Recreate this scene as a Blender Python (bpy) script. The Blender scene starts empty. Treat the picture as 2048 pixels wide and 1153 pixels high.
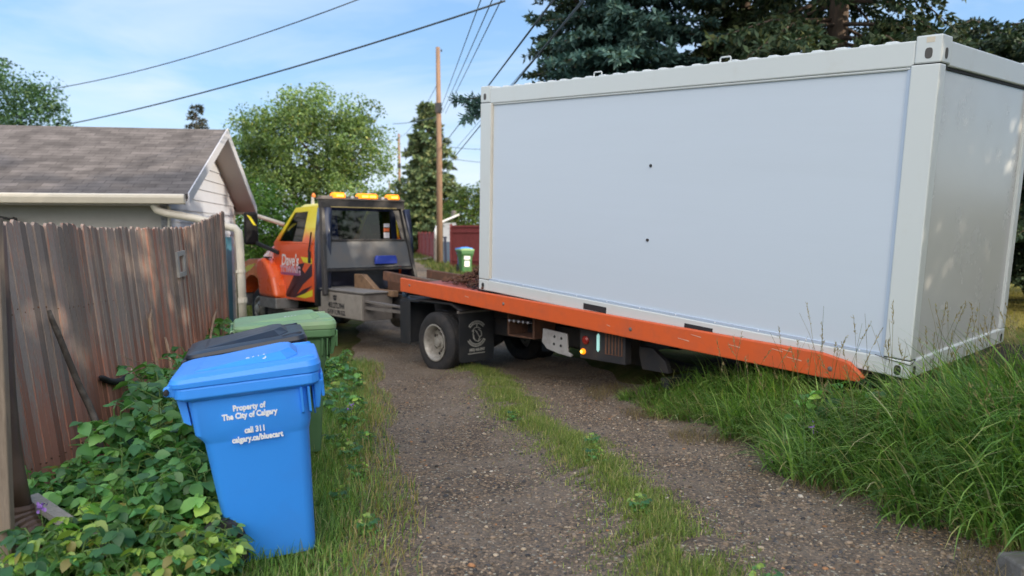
import bpy, math, random
import numpy as np
from mathutils import Matrix, Vector
R_ = math.radians
random.seed(7)
scene = bpy.context.scene
COL = scene.collection

# ------------------------------------------------------------------ camera, sky, sun, exposure
EYE = Vector((0.0, 0.0, 1.70)); PITCH = R_(4.05); FPX = 1505.0
cam_d = bpy.data.cameras.new('camera'); cam = bpy.data.objects.new('camera', cam_d); COL.objects.link(cam)
cam_d.sensor_width = 36.0; cam_d.lens = 36.0 * FPX / 2048.0
cam_d.clip_start = 0.05; cam_d.clip_end = 3000.0
cam.location = EYE; cam.rotation_euler = (math.pi / 2 - PITCH, 0, 0)
cam_d.dof.use_dof = True; cam_d.dof.focus_distance = 5.6; cam_d.dof.aperture_fstop = 1.6
scene.camera = cam

SUN_EL = R_(21.0); SUN_DIR = Vector((0.86, -0.51, 0)).normalized()
world = bpy.data.worlds.new('World'); scene.world = world; world.use_nodes = True
wn, wl = world.node_tree.nodes, world.node_tree.links
wn.clear()
w_out = wn.new('ShaderNodeOutputWorld'); w_bg = wn.new('ShaderNodeBackground'); sky = wn.new('ShaderNodeTexSky')
sky.sky_type = 'NISHITA'; sky.sun_disc = False; sky.sun_elevation = SUN_EL
sky.sun_rotation = math.atan2(SUN_DIR.x, SUN_DIR.y)
sky.altitude = 1000.0; sky.air_density = 1.0; sky.dust_density = 0.6; sky.ozone_density = 2.0
w_bg.inputs['Strength'].default_value = 0.15
tcw = wn.new('ShaderNodeTexCoord'); mpw = wn.new('ShaderNodeMapping'); mpw.inputs['Scale'].default_value = (1.2, 1.2, 5.0)
mpw.inputs['Rotation'].default_value = (0.15, 0.35, 0.3)
nzw = wn.new('ShaderNodeTexNoise'); nzw.inputs['Scale'].default_value = 1.7; nzw.inputs['Detail'].default_value = 6.0; nzw.inputs['Roughness'].default_value = 0.55
nzw.inputs['Distortion'].default_value = 0.6
rpw = wn.new('ShaderNodeValToRGB'); rpw.color_ramp.elements[0].position = 0.42; rpw.color_ramp.elements[1].position = 0.74
rpw.color_ramp.elements[0].color = (0, 0, 0, 1); rpw.color_ramp.elements[1].color = (0.9, 0.9, 0.9, 1)
mxw = wn.new('ShaderNodeMix'); mxw.data_type = 'RGBA'; mxw.inputs[7].default_value = (3.0, 3.35, 3.75, 1)
wl.new(tcw.outputs['Generated'], mpw.inputs['Vector']); wl.new(mpw.outputs[0], nzw.inputs['Vector'])
wl.new(nzw.outputs[0], rpw.inputs[0]); wl.new(rpw.outputs[0], mxw.inputs[0])
mxh = wn.new('ShaderNodeMix'); mxh.data_type = 'RGBA'; mxh.inputs[0].default_value = 0.80;    # thin high haze, paler towards the horizon
sph = wn.new('ShaderNodeSeparateXYZ'); wl.new(tcw.outputs['Generated'], sph.inputs[0])
mrh = wn.new('ShaderNodeMapRange'); mrh.inputs[1].default_value = 0.0; mrh.inputs[2].default_value = 0.42; wl.new(sph.outputs[2], mrh.inputs[0])
mch = wn.new('ShaderNodeMix'); mch.data_type = 'RGBA'; mch.inputs[6].default_value = (1.65, 2.45, 3.30, 1); mch.inputs[7].default_value = (.70, 1.58, 3.05, 1)
wl.new(mrh.outputs[0], mch.inputs[0]); wl.new(mch.outputs[2], mxh.inputs[7])
wl.new(sky.outputs[0], mxh.inputs[6]); wl.new(mxh.outputs[2], mxw.inputs[6])
# bright unseen cloud bank added behind the camera to light the foreground
spw = wn.new('ShaderNodeSeparateXYZ'); wl.new(tcw.outputs['Generated'], spw.inputs[0])
nzc = wn.new('ShaderNodeTexNoise'); nzc.inputs['Scale'].default_value = 2.5; nzc.inputs['Detail'].default_value = 8.0; wl.new(tcw.outputs['Generated'], nzc.inputs['Vector'])
adc = wn.new('ShaderNodeMath'); adc.operation = 'MULTIPLY_ADD'; adc.inputs[1].default_value = 0.6; wl.new(nzc.outputs[0], adc.inputs[0]); wl.new(spw.outputs[1], adc.inputs[2])
mrc = wn.new('ShaderNodeMapRange'); mrc.interpolation_type = 'SMOOTHSTEP'; mrc.inputs[1].default_value = 0.25; mrc.inputs[2].default_value = -0.35; mrc.inputs[3].default_value = 0.0; mrc.inputs[4].default_value = 1.0
wl.new(adc.outputs[0], mrc.inputs[0])
mxc = wn.new('ShaderNodeMix'); mxc.data_type = 'RGBA'; mxc.inputs[7].default_value = (12.0, 11.4, 10.9, 1)
mre = wn.new('ShaderNodeMapRange'); mre.interpolation_type = 'SMOOTHSTEP'; mre.inputs[1].default_value = 0.12; mre.inputs[2].default_value = 0.45; mre.inputs[3].default_value = 0.12; wl.new(spw.outputs[2], mre.inputs[0])
mme = wn.new('ShaderNodeMath'); mme.operation = 'MULTIPLY'; wl.new(mrc.outputs[0], mme.inputs[0]); wl.new(mre.outputs[0], mme.inputs[1]); wl.new(mme.outputs[0], mxc.inputs[0]); wl.new(mxw.outputs[2], mxc.inputs[6]); wl.new(mxc.outputs[2], w_bg.inputs['Color']); wl.new(w_bg.outputs[0], w_out.inputs[0])

sun_d = bpy.data.lights.new('sun', 'SUN'); sun_d.energy = 2.7; sun_d.angle = R_(0.53); sun_d.color = (1.0, 0.86, 0.68)
sun_o = bpy.data.objects.new('sun', sun_d); COL.objects.link(sun_o)
sd = Vector((SUN_DIR.x * math.cos(SUN_EL), SUN_DIR.y * math.cos(SUN_EL), math.sin(SUN_EL)))
sun_o.rotation_euler = sd.to_track_quat('Z', 'Y').to_euler(); sun_o.location = (0, -10, 30)

scene.view_settings.view_transform = 'Standard'; scene.view_settings.look = 'None'
scene.view_settings.exposure = 1.0; scene.view_settings.gamma = 1.0
scene.render.engine = 'CYCLES'
scene.cycles.use_denoising = True; scene.cycles.max_bounces = 6; scene.cycles.transparent_max_bounces = 8
scene.cycles.sample_clamp_indirect = 6.0

# ------------------------------------------------------------------ helpers
def ray(px, py):
    x, z = (px - 1024) / FPX, (576.5 - py) / FPX
    c, s = math.cos(PITCH), math.sin(PITCH)
    return Vector((x, c + z * s, z * c - s))
def at(px, py, Y):
    d = ray(px, py); return EYE + d * (Y / d.y)
def sstep(a, b, x):
    t = np.clip((x - a) / (b - a), 0, 1); return t * t * (3 - 2 * t)
BY = np.array([-60, 0, 4, 8, 12, 18, 26, 34, 45, 100, 220, 1500]); BZ = np.array([.0, .0, .0, -.26, -.49, -.50, -.2, 0, .02, .2, .3, .3])
def lat(x, y): return x + 0.2 * (y - 4.0)          # sideways position across the alley
def gz(x, y):
    x = np.asarray(x, float); y = np.asarray(y, float)
    b = (np.interp(y - 1, BY, BZ) + np.interp(y, BY, BZ) + np.interp(y + 1, BY, BZ)) / 3
    a = lat(x, y)
    near = 1 - sstep(20, 34, y)
    b = b + .36 * sstep(2.35, 3.7, a) * near
    b = b + (.05 * np.exp(-((a - .85) / .35) ** 2) - .02 * np.exp(-((a - 1.75) / .45) ** 2) - .02 * np.exp(-((a + .0) / .45) ** 2)) * near
    b = b - .05 * sstep(-.7, -1.1, a) * near
    return b
def g1(x, y): return float(gz(x, y))

def mesh_obj(name, V, F, mat=None, parent=None, loc=None, smooth=False, col=None, bevel=0, seg=2):
    """V (n,3) in the parent's frame; F an (m,k) array or a list of tuples."""
    V = np.asarray(V, dtype=np.float32).reshape(-1, 3)
    me = bpy.data.meshes.new(name)
    if isinstance(F, np.ndarray):
        m, k = F.shape
        me.vertices.add(len(V)); me.vertices.foreach_set('co', V.ravel())
        me.loops.add(m * k); me.loops.foreach_set('vertex_index', F.astype(np.int32).ravel())
        me.polygons.add(m); me.polygons.foreach_set('loop_start', np.arange(0, m * k, k, dtype=np.int32))
        me.update(calc_edges=True)
    else:
        me.from_pydata(V.tolist(), [], [tuple(int(i) for i in f) for f in F]); me.update()
    if col is not None:
        at_ = me.color_attributes.new('Col', 'FLOAT_COLOR', 'POINT')
        c4 = np.ones((len(V), 4), dtype=np.float32); c4[:, :3] = col
        at_.data.foreach_set('color', c4.ravel())
    if smooth: me.polygons.foreach_set('use_smooth', np.ones(len(me.polygons), dtype=bool))
    if mat: me.materials.append(mat)
    o = bpy.data.objects.new(name, me); COL.objects.link(o)
    if parent: o.parent = parent
    if loc is not None: o.location = loc
    if bevel:
        b = o.modifiers.new('Bevel', 'BEVEL'); b.width = bevel; b.segments = seg; b.limit_method = 'ANGLE'; b.angle_limit = R_(35)
        b.harden_normals = False
    return o

class MB:
    def __init__(s): s.v = []; s.f = []
    def add(s, V, F, M=None):
        n = len(s.v)
        for p in V:
            p = Vector(p)
            s.v.append(tuple(M @ p) if M else tuple(p))
        for f in F: s.f.append(tuple(i + n for i in f))
        return s
    def box(s, lo, hi, M=None):
        (a, b, c), (d, e, g) = lo, hi
        V = [(a, b, c), (d, b, c), (d, e, c), (a, e, c), (a, b, g), (d, b, g), (d, e, g), (a, e, g)]
        F = [(0, 3, 2, 1), (4, 5, 6, 7), (0, 1, 5, 4), (1, 2, 6, 5), (2, 3, 7, 6), (3, 0, 4, 7)]
        return s.add(V, F, M)
    def hexa(s, V, M=None):
        F = [(0, 3, 2, 1), (4, 5, 6, 7), (0, 1, 5, 4), (1, 2, 6, 5), (2, 3, 7, 6), (3, 0, 4, 7)]
        return s.add(V, F, M)
    def bar(s, p0, p1, w, h, up=(0, 0, 1)):
        p0 = Vector(p0); p1 = Vector(p1); d = (p1 - p0).normalized(); u = Vector(up)
        sd_ = d.cross(u).normalized(); u = sd_.cross(d)
        a, b = sd_ * w / 2, u * h / 2
        return s.hexa([p0 - a - b, p0 + a - b, p1 + a - b, p1 - a - b, p0 - a + b, p0 + a + b, p1 + a + b, p1 - a + b])
    def prism(s, poly, d, M=None):
        """poly: 3D points; d: offset vector."""
        n = len(poly); d = Vector(d)
        V = [Vector(p) for p in poly] + [Vector(p) + d for p in poly]
        F = [tuple(range(n))[::-1], tuple(range(n, 2 * n))] + [(i, (i + 1) % n, n + (i + 1) % n, n + i) for i in range(n)]
        return s.add(V, F, M)
    def ring(s, outer, inner, d):
        n = len(outer); d = Vector(d); o = [Vector(p) for p in outer]; q = [Vector(p) for p in inner]
        V = o + q + [p + d for p in o] + [p + d for p in q]; F = []
        for i in range(n):
            j = (i + 1) % n
            F += [(i, n + i, n + j, j), (2 * n + i, 2 * n + j, 3 * n + j, 3 * n + i), (i, j, 2 * n + j, 2 * n + i), (n + i, 3 * n + i, 3 * n + j, n + j)]
        return s.add(V, F)
    def tube(s, pts, r, n=8, caps=True):
        pts = [Vector(p) for p in pts]; m = len(pts)
        rs = r if isinstance(r, (list, tuple)) else [r] * m
        base = len(s.v); prev = None
        for i, p in enumerate(pts):
            t = (pts[min(i + 1, m - 1)] - pts[max(i - 1, 0)]).normalized()
            if prev is None:
                a = Vector((0, 0, 1)) if abs(t.z) < .9 else Vector((1, 0, 0)); u = t.cross(a).normalized()
            else:
                u = (prev - t * prev.dot(t)).normalized()
            prev = u; w = t.cross(u)
            for k in range(n):
                an = 2 * math.pi * k / n
                s.v.append(tuple(p + (u * math.cos(an) + w * math.sin(an)) * rs[i]))
        for i in range(m - 1):
            for k in range(n):
                a = base + i * n + k; b = base + i * n + (k + 1) % n
                s.f.append((a, b, b + n, a + n))
        if caps:
            s.f.append(tuple(base + k for k in range(n))[::-1]); s.f.append(tuple(base + (m - 1) * n + k for k in range(n)))
        return s
    def lathe(s, prof, c, axis, n=32, close=False):
        """prof: (radius, along) pairs."""
        ax = Vector(axis).normalized(); a = Vector((0, 0, 1)) if abs(ax.z) < .9 else Vector((1, 0, 0))
        u = ax.cross(a).normalized(); w = ax.cross(u); c = Vector(c); base = len(s.v); m = len(prof)
        for (r, h) in prof:
            for k in range(n):
                an = 2 * math.pi * k / n
                s.v.append(tuple(c + ax * h + (u * math.cos(an) + w * math.sin(an)) * r))
        for i in range(m - 1 + (1 if close else 0)):
            for k in range(n):
                a0 = base + i * n; b0 = base + ((i + 1) % m) * n
                s.f.append((a0 + k, a0 + (k + 1) % n, b0 + (k + 1) % n, b0 + k))
        return s
    def loft(s, rings, cap0=True, cap1=True):
        n = len(rings[0]); base = len(s.v)
        for r in rings:
            for p in r: s.v.append(tuple(p))
        for i in range(len(rings) - 1):
            for k in range(n):
                a = base + i * n + k; b = base + i * n + (k + 1) % n
                s.f.append((a, b, b + n, a + n))
        if cap0: s.f.append(tuple(base + k for k in range(n))[::-1])
        if cap1: s.f.append(tuple(base + (len(rings) - 1) * n + k for k in range(n)))
        return s
    def build(s, name, mat, parent=None, **kw):
        if parent is None and 'loc' not in kw:          # a thing of one mesh: origin at its base
            V = np.array(s.v); c = np.array([(V[:, 0].min() + V[:, 0].max()) / 2, (V[:, 1].min() + V[:, 1].max()) / 2, V[:, 2].min()])
            kw['loc'] = tuple(c); return mesh_obj(name, V - c, s.f, mat, None, **kw)
        return mesh_obj(name, s.v, s.f, mat, parent, **kw)

def build_split(mb, name, mat, parent, **kw):
    """one object for every loose piece of mb."""
    par = list(range(len(mb.v)))
    def fd(i):
        while par[i] != i: par[i] = par[par[i]]; i = par[i]
        return i
    for f in mb.f:
        for a in f[1:]: par[fd(a)] = fd(f[0])
    grp = {}
    for f in mb.f: grp.setdefault(fd(f[0]), []).append(f)
    out = []
    for fs in grp.values():
        ids = sorted({i for f in fs for i in f}); mp = {i: k for k, i in enumerate(ids)}
        out.append(mesh_obj(name, [mb.v[i] for i in ids], [tuple(mp[i] for i in f) for f in fs], mat, parent, **kw))
    return out
def tag(o, label=None, cat=None, group=None, kind=None):
    if label: o['label'] = label
    if cat: o['category'] = cat
    if group: o['group'] = group
    if kind: o['kind'] = kind
    return o
def empty(name, loc, rot=None):
    o = bpy.data.objects.new(name, None); COL.objects.link(o); o.location = loc; o.empty_display_size = .2
    if rot is not None: o.rotation_euler = rot
    return o
def copy_tree(o, parent=None):
    c = o.copy(); COL.objects.link(c)
    if parent: c.parent = parent
    for ch in list(o.children): copy_tree(ch, c)
    return c
def rrect(x0, x1, y0, y1, z, r, n=6):
    out = []
    for cx, cy, a0 in ((x1 - r, y1 - r, 0), (x0 + r, y1 - r, 90), (x0 + r, y0 + r, 180), (x1 - r, y0 + r, 270)):
        for i in range(n + 1):
            a = R_(a0 + 90 * i / n); out.append((cx + r * math.cos(a), cy + r * math.sin(a), z))
    return out
def text_obj(name, body, size, M, mat, parent, bold=0.0, extrude=0.0015, sx=1.0, align='CENTER', shear=0):
    cu = bpy.data.curves.new(name, 'FONT'); cu.body = body; cu.size = size; cu.align_x = align; cu.align_y = 'CENTER'
    cu.offset = bold; cu.extrude = extrude; cu.resolution_u = 3; cu.shear = shear; cu.space_line = 1.0
    t = bpy.data.objects.new(name, cu); COL.objects.link(t)
    dg = bpy.context.evaluated_depsgraph_get(); me = bpy.data.meshes.new_from_object(t.evaluated_get(dg))
    bpy.data.objects.remove(t)
    me.name = name; me.transform(M @ Matrix.Diagonal((sx, 1, 1, 1)))
    me.materials.clear(); me.materials.append(mat)
    o = bpy.data.objects.new(name, me); COL.objects.link(o); o.parent = parent
    return o
def frame(origin, xdir, ydir):
    x = Vector(xdir).normalized(); z = x.cross(Vector(ydir)).normalized(); y = z.cross(x)
    M = Matrix.Identity(4)
    for i in range(3): M[i][0], M[i][1], M[i][2], M[i][3] = x[i], y[i], z[i], origin[i]
    return M

# ------------------------------------------------------------------ materials
MATS = {}
def nt(name):
    m = bpy.data.materials.new(name); m.use_nodes = True; n, l = m.node_tree.nodes, m.node_tree.links
    return m, n, l, n['Principled BSDF']
def pbr(name, c, rough=.5, metal=0, dirt=None, dscale=3.0, damt=.5, bump=0, bscale=40, spec=.5, coat=0, stretch=None, dlo=.45, dhi=.7):
    """c base colour; dirt = a second colour patched in by noise."""
    if name in MATS: return MATS[name]
    m, n, l, b = nt(name)
    b.inputs['Roughness'].default_value = rough; b.inputs['Metallic'].default_value = metal
    b.inputs['Specular IOR Level'].default_value = spec; b.inputs['Coat Weight'].default_value = coat
    b.inputs['Base Color'].default_value = (*c, 1)
    tc = n.new('ShaderNodeTexCoord'); mp = n.new('ShaderNodeMapping'); l.new(tc.outputs['Object'], mp.inputs['Vector'])
    if stretch: mp.inputs['Scale'].default_value = stretch
    if dirt is not None:
        nz = n.new('ShaderNodeTexNoise'); nz.inputs['Scale'].default_value = dscale; nz.inputs['Detail'].default_value = 7; nz.inputs['Roughness'].default_value = .65
        l.new(mp.outputs[0], nz.inputs['Vector'])
        rp = n.new('ShaderNodeValToRGB'); rp.color_ramp.elements[0].position = dlo; rp.color_ramp.elements[1].position = dhi
        rp.color_ramp.elements[0].color = (0, 0, 0, 1); rp.color_ramp.elements[1].color = (damt, damt, damt, 1)
        mx = n.new('ShaderNodeMix'); mx.data_type = 'RGBA'; mx.inputs[6].default_value = (*c, 1); mx.inputs[7].default_value = (*dirt, 1)
        l.new(nz.outputs[0], rp.inputs[0]); l.new(rp.outputs[0], mx.inputs[0]); l.new(mx.outputs[2], b.inputs['Base Color'])
        mr = n.new('ShaderNodeMapRange'); mr.inputs[3].default_value = rough; mr.inputs[4].default_value = min(1, rough + .25)
        l.new(rp.outputs[0], mr.inputs[0]); l.new(mr.outputs[0], b.inputs['Roughness'])
    if bump:
        nb = n.new('ShaderNodeTexNoise'); nb.inputs['Scale'].default_value = bscale; nb.inputs['Detail'].default_value = 4
        l.new(mp.outputs[0], nb.inputs['Vector'])
        bp = n.new('ShaderNodeBump'); bp.inputs['Strength'].default_value = bump; bp.inputs['Distance'].default_value = .01
        l.new(nb.outputs[0], bp.inputs['Height']); l.new(bp.outputs[0], b.inputs['Normal'])
    MATS[name] = m; return m
def leafmat(name, rough=.5, trans=.3, spec=.35, tcol=(1.2, 1.3, .5)):
    if name in MATS: return MATS[name]
    m, n, l, b = nt(name)
    a = n.new('ShaderNodeAttribute'); a.attribute_name = 'Col'
    l.new(a.outputs['Color'], b.inputs['Base Color']); b.inputs['Roughness'].default_value = rough; b.inputs['Specular IOR Level'].default_value = spec
    t = n.new('ShaderNodeBsdfTranslucent'); mc = n.new('ShaderNodeMix'); mc.data_type = 'RGBA'; mc.blend_type = 'MULTIPLY'; mc.inputs[0].default_value = 1
    mc.inputs[7].default_value = (*tcol, 1); l.new(a.outputs['Color'], mc.inputs[6]); l.new(mc.outputs[2], t.inputs['Color'])
    ms = n.new('ShaderNodeMixShader'); ms.inputs[0].default_value = trans
    l.new(b.outputs[0], ms.inputs[1]); l.new(t.outputs[0], ms.inputs[2]); l.new(ms.outputs[0], n['Material Output'].inputs['Surface'])
    MATS[name] = m; return m
def attrmat(name, rough=.8, bump=0, bscale=60, spec=.3):
    if name in MATS: return MATS[name]
    m, n, l, b = nt(name)
    a = n.new('ShaderNodeAttribute'); a.attribute_name = 'Col'; l.new(a.outputs['Color'], b.inputs['Base Color'])
    b.inputs['Roughness'].default_value = rough; b.inputs['Specular IOR Level'].default_value = spec
    MATS[name] = m; return m
def glassmat(name, tint=(.35, .42, .45), fac=.35, rough=.03):
    if name in MATS: return MATS[name]
    m, n, l, b = nt(name)
    t = n.new('ShaderNodeBsdfTransparent'); t.inputs[0].default_value = (*tint, 1)
    gl = n.new('ShaderNodeBsdfGlossy'); gl.inputs['Roughness'].default_value = rough
    fr = n.new('ShaderNodeLayerWeight'); fr.inputs[0].default_value = .5
    pw = n.new('ShaderNodeMath'); pw.operation = 'POWER'; pw.inputs[1].default_value = 4.0; l.new(fr.outputs['Facing'], pw.inputs[0])
    ma = n.new('ShaderNodeMath'); ma.operation = 'MULTIPLY_ADD'; ma.inputs[1].default_value = .8; ma.inputs[2].default_value = .045; l.new(pw.outputs[0], ma.inputs[0])
    ms = n.new('ShaderNodeMixShader'); l.new(ma.outputs[0], ms.inputs[0]); l.new(t.outputs[0], ms.inputs[1]); l.new(gl.outputs[0], ms.inputs[2])
    l.new(ms.outputs[0], n['Material Output'].inputs['Surface']); MATS[name] = m; return m
def lampmat(name, c, e):
    if name in MATS: return MATS[name]
    m, n, l, b = nt(name); b.inputs['Base Color'].default_value = (*c, 1); b.inputs['Emission Color'].default_value = (*c, 1); b.inputs['Emission Strength'].default_value = e
    MATS[name] = m; return m

def groundmat(name, cols, scale, bump, mixcol=None):
    """soil / turf sheet: three noise scales between the listed colours."""
    m, n, l, b = nt(name); b.inputs['Roughness'].default_value = .95; b.inputs['Specular IOR Level'].default_value = .1
    tc = n.new('ShaderNodeTexCoord')
    n1 = n.new('ShaderNodeTexNoise'); n1.inputs['Scale'].default_value = scale; n1.inputs['Detail'].default_value = 10; n1.inputs['Roughness'].default_value = .7
    l.new(tc.outputs['Object'], n1.inputs['Vector'])
    rp = n.new('ShaderNodeValToRGB'); e = rp.color_ramp.elements
    while len(e) < len(cols): e.new(.5)
    for i, c in enumerate(cols): e[i].position = .3 + .4 * i / (len(cols) - 1); e[i].color = (*c, 1)
    l.new(n1.outputs[0], rp.inputs[0]); l.new(rp.outputs[0], b.inputs['Base Color'])
    n2 = n.new('ShaderNodeTexNoise'); n2.inputs['Scale'].default_value = 25; n2.inputs['Detail'].default_value = 6; l.new(tc.outputs['Object'], n2.inputs['Vector'])
    bp = n.new('ShaderNodeBump'); bp.inputs['Strength'].default_value = bump; bp.inputs['Distance'].default_value = .05
    l.new(n2.outputs[0], bp.inputs['Height']); l.new(bp.outputs[0], b.inputs['Normal'])
    return m
def gravelmat():
    m, n, l, b = nt('gravel'); b.inputs['Roughness'].default_value = .9; b.inputs['Specular IOR Level'].default_value = .25
    tc = n.new('ShaderNodeTexCoord')
    vo = n.new('ShaderNodeTexVoronoi'); vo.inputs['Scale'].default_value = 62; vo.inputs['Randomness'].default_value = 1; l.new(tc.outputs['Object'], vo.inputs['Vector'])
    wn_ = n.new('ShaderNodeTexWhiteNoise'); wn_.noise_dimensions = '3D'; l.new(vo.outputs['Position'], wn_.inputs['Vector'])
    rp = n.new('ShaderNodeValToRGB'); e = rp.color_ramp.elements; rp.color_ramp.interpolation = 'CONSTANT'
    cs = [(0, (0.101, 0.074, 0.052)), (.3, (0.157, 0.110, 0.074)), (.52, (0.074, 0.060, 0.049)), (.68, (0.240, 0.162, 0.101)), (.82, (0.051, 0.045, 0.040)), (.9, (0.369, 0.260, 0.162)), (.965, (0.440, 0.410, 0.312))]
    while len(e) < len(cs): e.new(.5)
    for i, (p, c) in enumerate(cs): e[i].position = p; e[i].color = (*c, 1)
    l.new(wn_.outputs['Value'], rp.inputs[0])
    nz = n.new('ShaderNodeTexNoise'); nz.inputs['Scale'].default_value = 1.6; nz.inputs['Detail'].default_value = 8; nz.inputs['Roughness'].default_value = .65; l.new(tc.outputs['Object'], nz.inputs['Vector'])
    r2 = n.new('ShaderNodeValToRGB'); r2.color_ramp.elements[0].position = .38; r2.color_ramp.elements[1].position = .66
    l.new(nz.outputs[0], r2.inputs[0])
    mx = n.new('ShaderNodeMix'); mx.data_type = 'RGBA'; mx.inputs[7].default_value = (.22, .175, .133, 1)   # packed brown dust between the stones
    mm = n.new('ShaderNodeMath'); mm.operation = 'MULTIPLY'; mm.inputs[1].default_value = .75
    l.new(r2.outputs[0], mm.inputs[0]); l.new(mm.outputs[0], mx.inputs[0]); l.new(rp.outputs[0], mx.inputs[6])
    l.new(mx.outputs[2], b.inputs['Base Color'])
    bp = n.new('ShaderNodeBump'); bp.inputs['Strength'].default_value = .8; bp.inputs['Distance'].default_value = .012; bp.invert = True
    l.new(vo.outputs['Distance'], bp.inputs['Height']); l.new(bp.outputs[0], b.inputs['Normal'])
    return m
def woodmat(name, base, stain, amt, sc=(9, 9, .9), lowstain=0.0):
    """weathered boards: long vertical streaks of bare grey and old red stain, board tone from 'Col'."""
    m, n, l, b = nt(name); b.inputs['Roughness'].default_value = .95; b.inputs['Specular IOR Level'].default_value = .05
    tc = n.new('ShaderNodeTexCoord'); mp = n.new('ShaderNodeMapping'); mp.inputs['Scale'].default_value = sc; l.new(tc.outputs['Object'], mp.inputs['Vector'])
    nz = n.new('ShaderNodeTexNoise'); nz.inputs['Scale'].default_value = 2.2; nz.inputs['Detail'].default_value = 9; nz.inputs['Roughness'].default_value = .68; l.new(mp.outputs[0], nz.inputs['Vector'])
    a = n.new('ShaderNodeAttribute'); a.attribute_name = 'Col'
    sp = n.new('ShaderNodeSeparateColor'); l.new(a.outputs['Color'], sp.inputs[0])
    ad = n.new('ShaderNodeMath'); ad.operation = 'ADD'; l.new(nz.outputs[0], ad.inputs[0])
    sz = n.new('ShaderNodeSeparateXYZ'); l.new(tc.outputs['Object'], sz.inputs[0]); mz = n.new('ShaderNodeMapRange'); mz.inputs[1].default_value = 1.0; mz.inputs[2].default_value = .15; mz.inputs[3].default_value = 0; mz.inputs[4].default_value = lowstain
    l.new(sz.outputs[2], mz.inputs[0]); a2 = n.new('ShaderNodeMath'); a2.operation = 'ADD'; l.new(mz.outputs[0], a2.inputs[0]); l.new(sp.outputs[0], a2.inputs[1]); l.new(a2.outputs[0], ad.inputs[1])
    rp = n.new('ShaderNodeValToRGB'); rp.color_ramp.elements[0].position = .56; rp.color_ramp.elements[1].position = .72
    rp.color_ramp.elements[1].color = (amt, amt, amt, 1); l.new(ad.outputs[0], rp.inputs[0])
    n2 = n.new('ShaderNodeTexNoise'); n2.inputs['Scale'].default_value = 9; n2.inputs['Detail'].default_value = 10; n2.inputs['Roughness'].default_value = .8; l.new(mp.outputs[0], n2.inputs['Vector'])
    r2 = n.new('ShaderNodeValToRGB'); r2.color_ramp.elements[0].position = .3; r2.color_ramp.elements[1].position = .72
    r2.color_ramp.elements[0].color = (base[0] * .62, base[1] * .60, base[2] * .59, 1); r2.color_ramp.elements[1].color = (base[0] * 1.25, base[1] * 1.25, base[2] * 1.25, 1)
    l.new(n2.outputs[0], r2.inputs[0])
    mx = n.new('ShaderNodeMix'); mx.data_type = 'RGBA'; mx.inputs[7].default_value = (*stain, 1); l.new(rp.outputs[0], mx.inputs[0]); l.new(r2.outputs[0], mx.inputs[6])
    m2 = n.new('ShaderNodeMix'); m2.data_type = 'RGBA'; m2.blend_type = 'MULTIPLY'; m2.inputs[0].default_value = 1
    cc = n.new('ShaderNodeCombineColor'); [l.new(sp.outputs[1], cc.inputs[i]) for i in range(3)]
    l.new(mx.outputs[2], m2.inputs[6]); l.new(cc.outputs[0], m2.inputs[7]); l.new(m2.outputs[2], b.inputs['Base Color'])
    bp = n.new('ShaderNodeBump'); bp.inputs['Strength'].default_value = .25; bp.inputs['Distance'].default_value = .004; l.new(n2.outputs[0], bp.inputs['Height']); l.new(bp.outputs[0], b.inputs['Normal'])
    return m
def shinglemat():
    m, n, l, b = nt('shingles'); b.inputs['Roughness'].default_value = .95; b.inputs['Specular IOR Level'].default_value = .1
    tc = n.new('ShaderNodeTexCoord'); uv = n.new('ShaderNodeUVMap')
    br = n.new('ShaderNodeTexBrick'); br.offset = .37; br.inputs['Scale'].default_value = 1; br.inputs['Brick Width'].default_value = .34; br.inputs['Row Height'].default_value = .14
    br.inputs['Mortar Size'].default_value = .004; br.inputs['Color1'].default_value = (.15, .135, .13, 1); br.inputs['Color2'].default_value = (.105, .095, .092, 1); br.inputs['Mortar'].default_value = (.05, .045, .045, 1)
    l.new(uv.outputs[0], br.inputs['Vector'])
    nz = n.new('ShaderNodeTexNoise'); nz.inputs['Scale'].default_value = 2.5; nz.inputs['Detail'].default_value = 8; l.new(uv.outputs[0], nz.inputs['Vector'])
    mx = n.new('ShaderNodeMix'); mx.data_type = 'RGBA'; mx.blend_type = 'OVERLAY'; mx.inputs[0].default_value = .7
    l.new(br.outputs[0], mx.inputs[6]); l.new(nz.outputs[0], mx.inputs[7]); l.new(mx.outputs[2], b.inputs['Base Color'])
    bp = n.new('ShaderNodeBump'); bp.inputs['Strength'].default_value = .6; bp.inputs['Distance'].default_value = .01; l.new(br.outputs[0], bp.inputs['Height']); l.new(bp.outputs[0], b.inputs['Normal'])
    return m

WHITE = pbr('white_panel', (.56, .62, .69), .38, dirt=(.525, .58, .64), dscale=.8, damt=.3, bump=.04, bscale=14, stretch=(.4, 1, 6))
WFRAME = pbr('white_frame', (.60, .63, .62), .35, dirt=(.50, .47, .40), dscale=2.5, damt=.35, dlo=.55, dhi=.8)
SEAM = pbr('seam_black', (.02, .02, .022), .8)
ORANGE = pbr('orange_paint', (.68, .115, .03), .42, dirt=(.42, .10, .05), dscale=4, damt=.45, bump=.05, bscale=30)
CABOR = pbr('cab_orange', (.85, .13, .025), .25, coat=.5, dirt=(.70, .06, .03), dscale=1.6, damt=.5)
YELLOW = pbr('cab_yellow', (.85, .72, .03), .3, coat=.3)
DARK = pbr('dark_steel', (.022, .022, .026), .6, dirt=(.06, .045, .035), dscale=6, damt=.6, bump=.1)
NAVY = pbr('navy_panel', (.014, .02, .045), .3, coat=.3)
GUARD = pbr('guard_black', (.02, .02, .022), .45, dirt=(.09, .07, .055), dscale=6, damt=.4)
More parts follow.
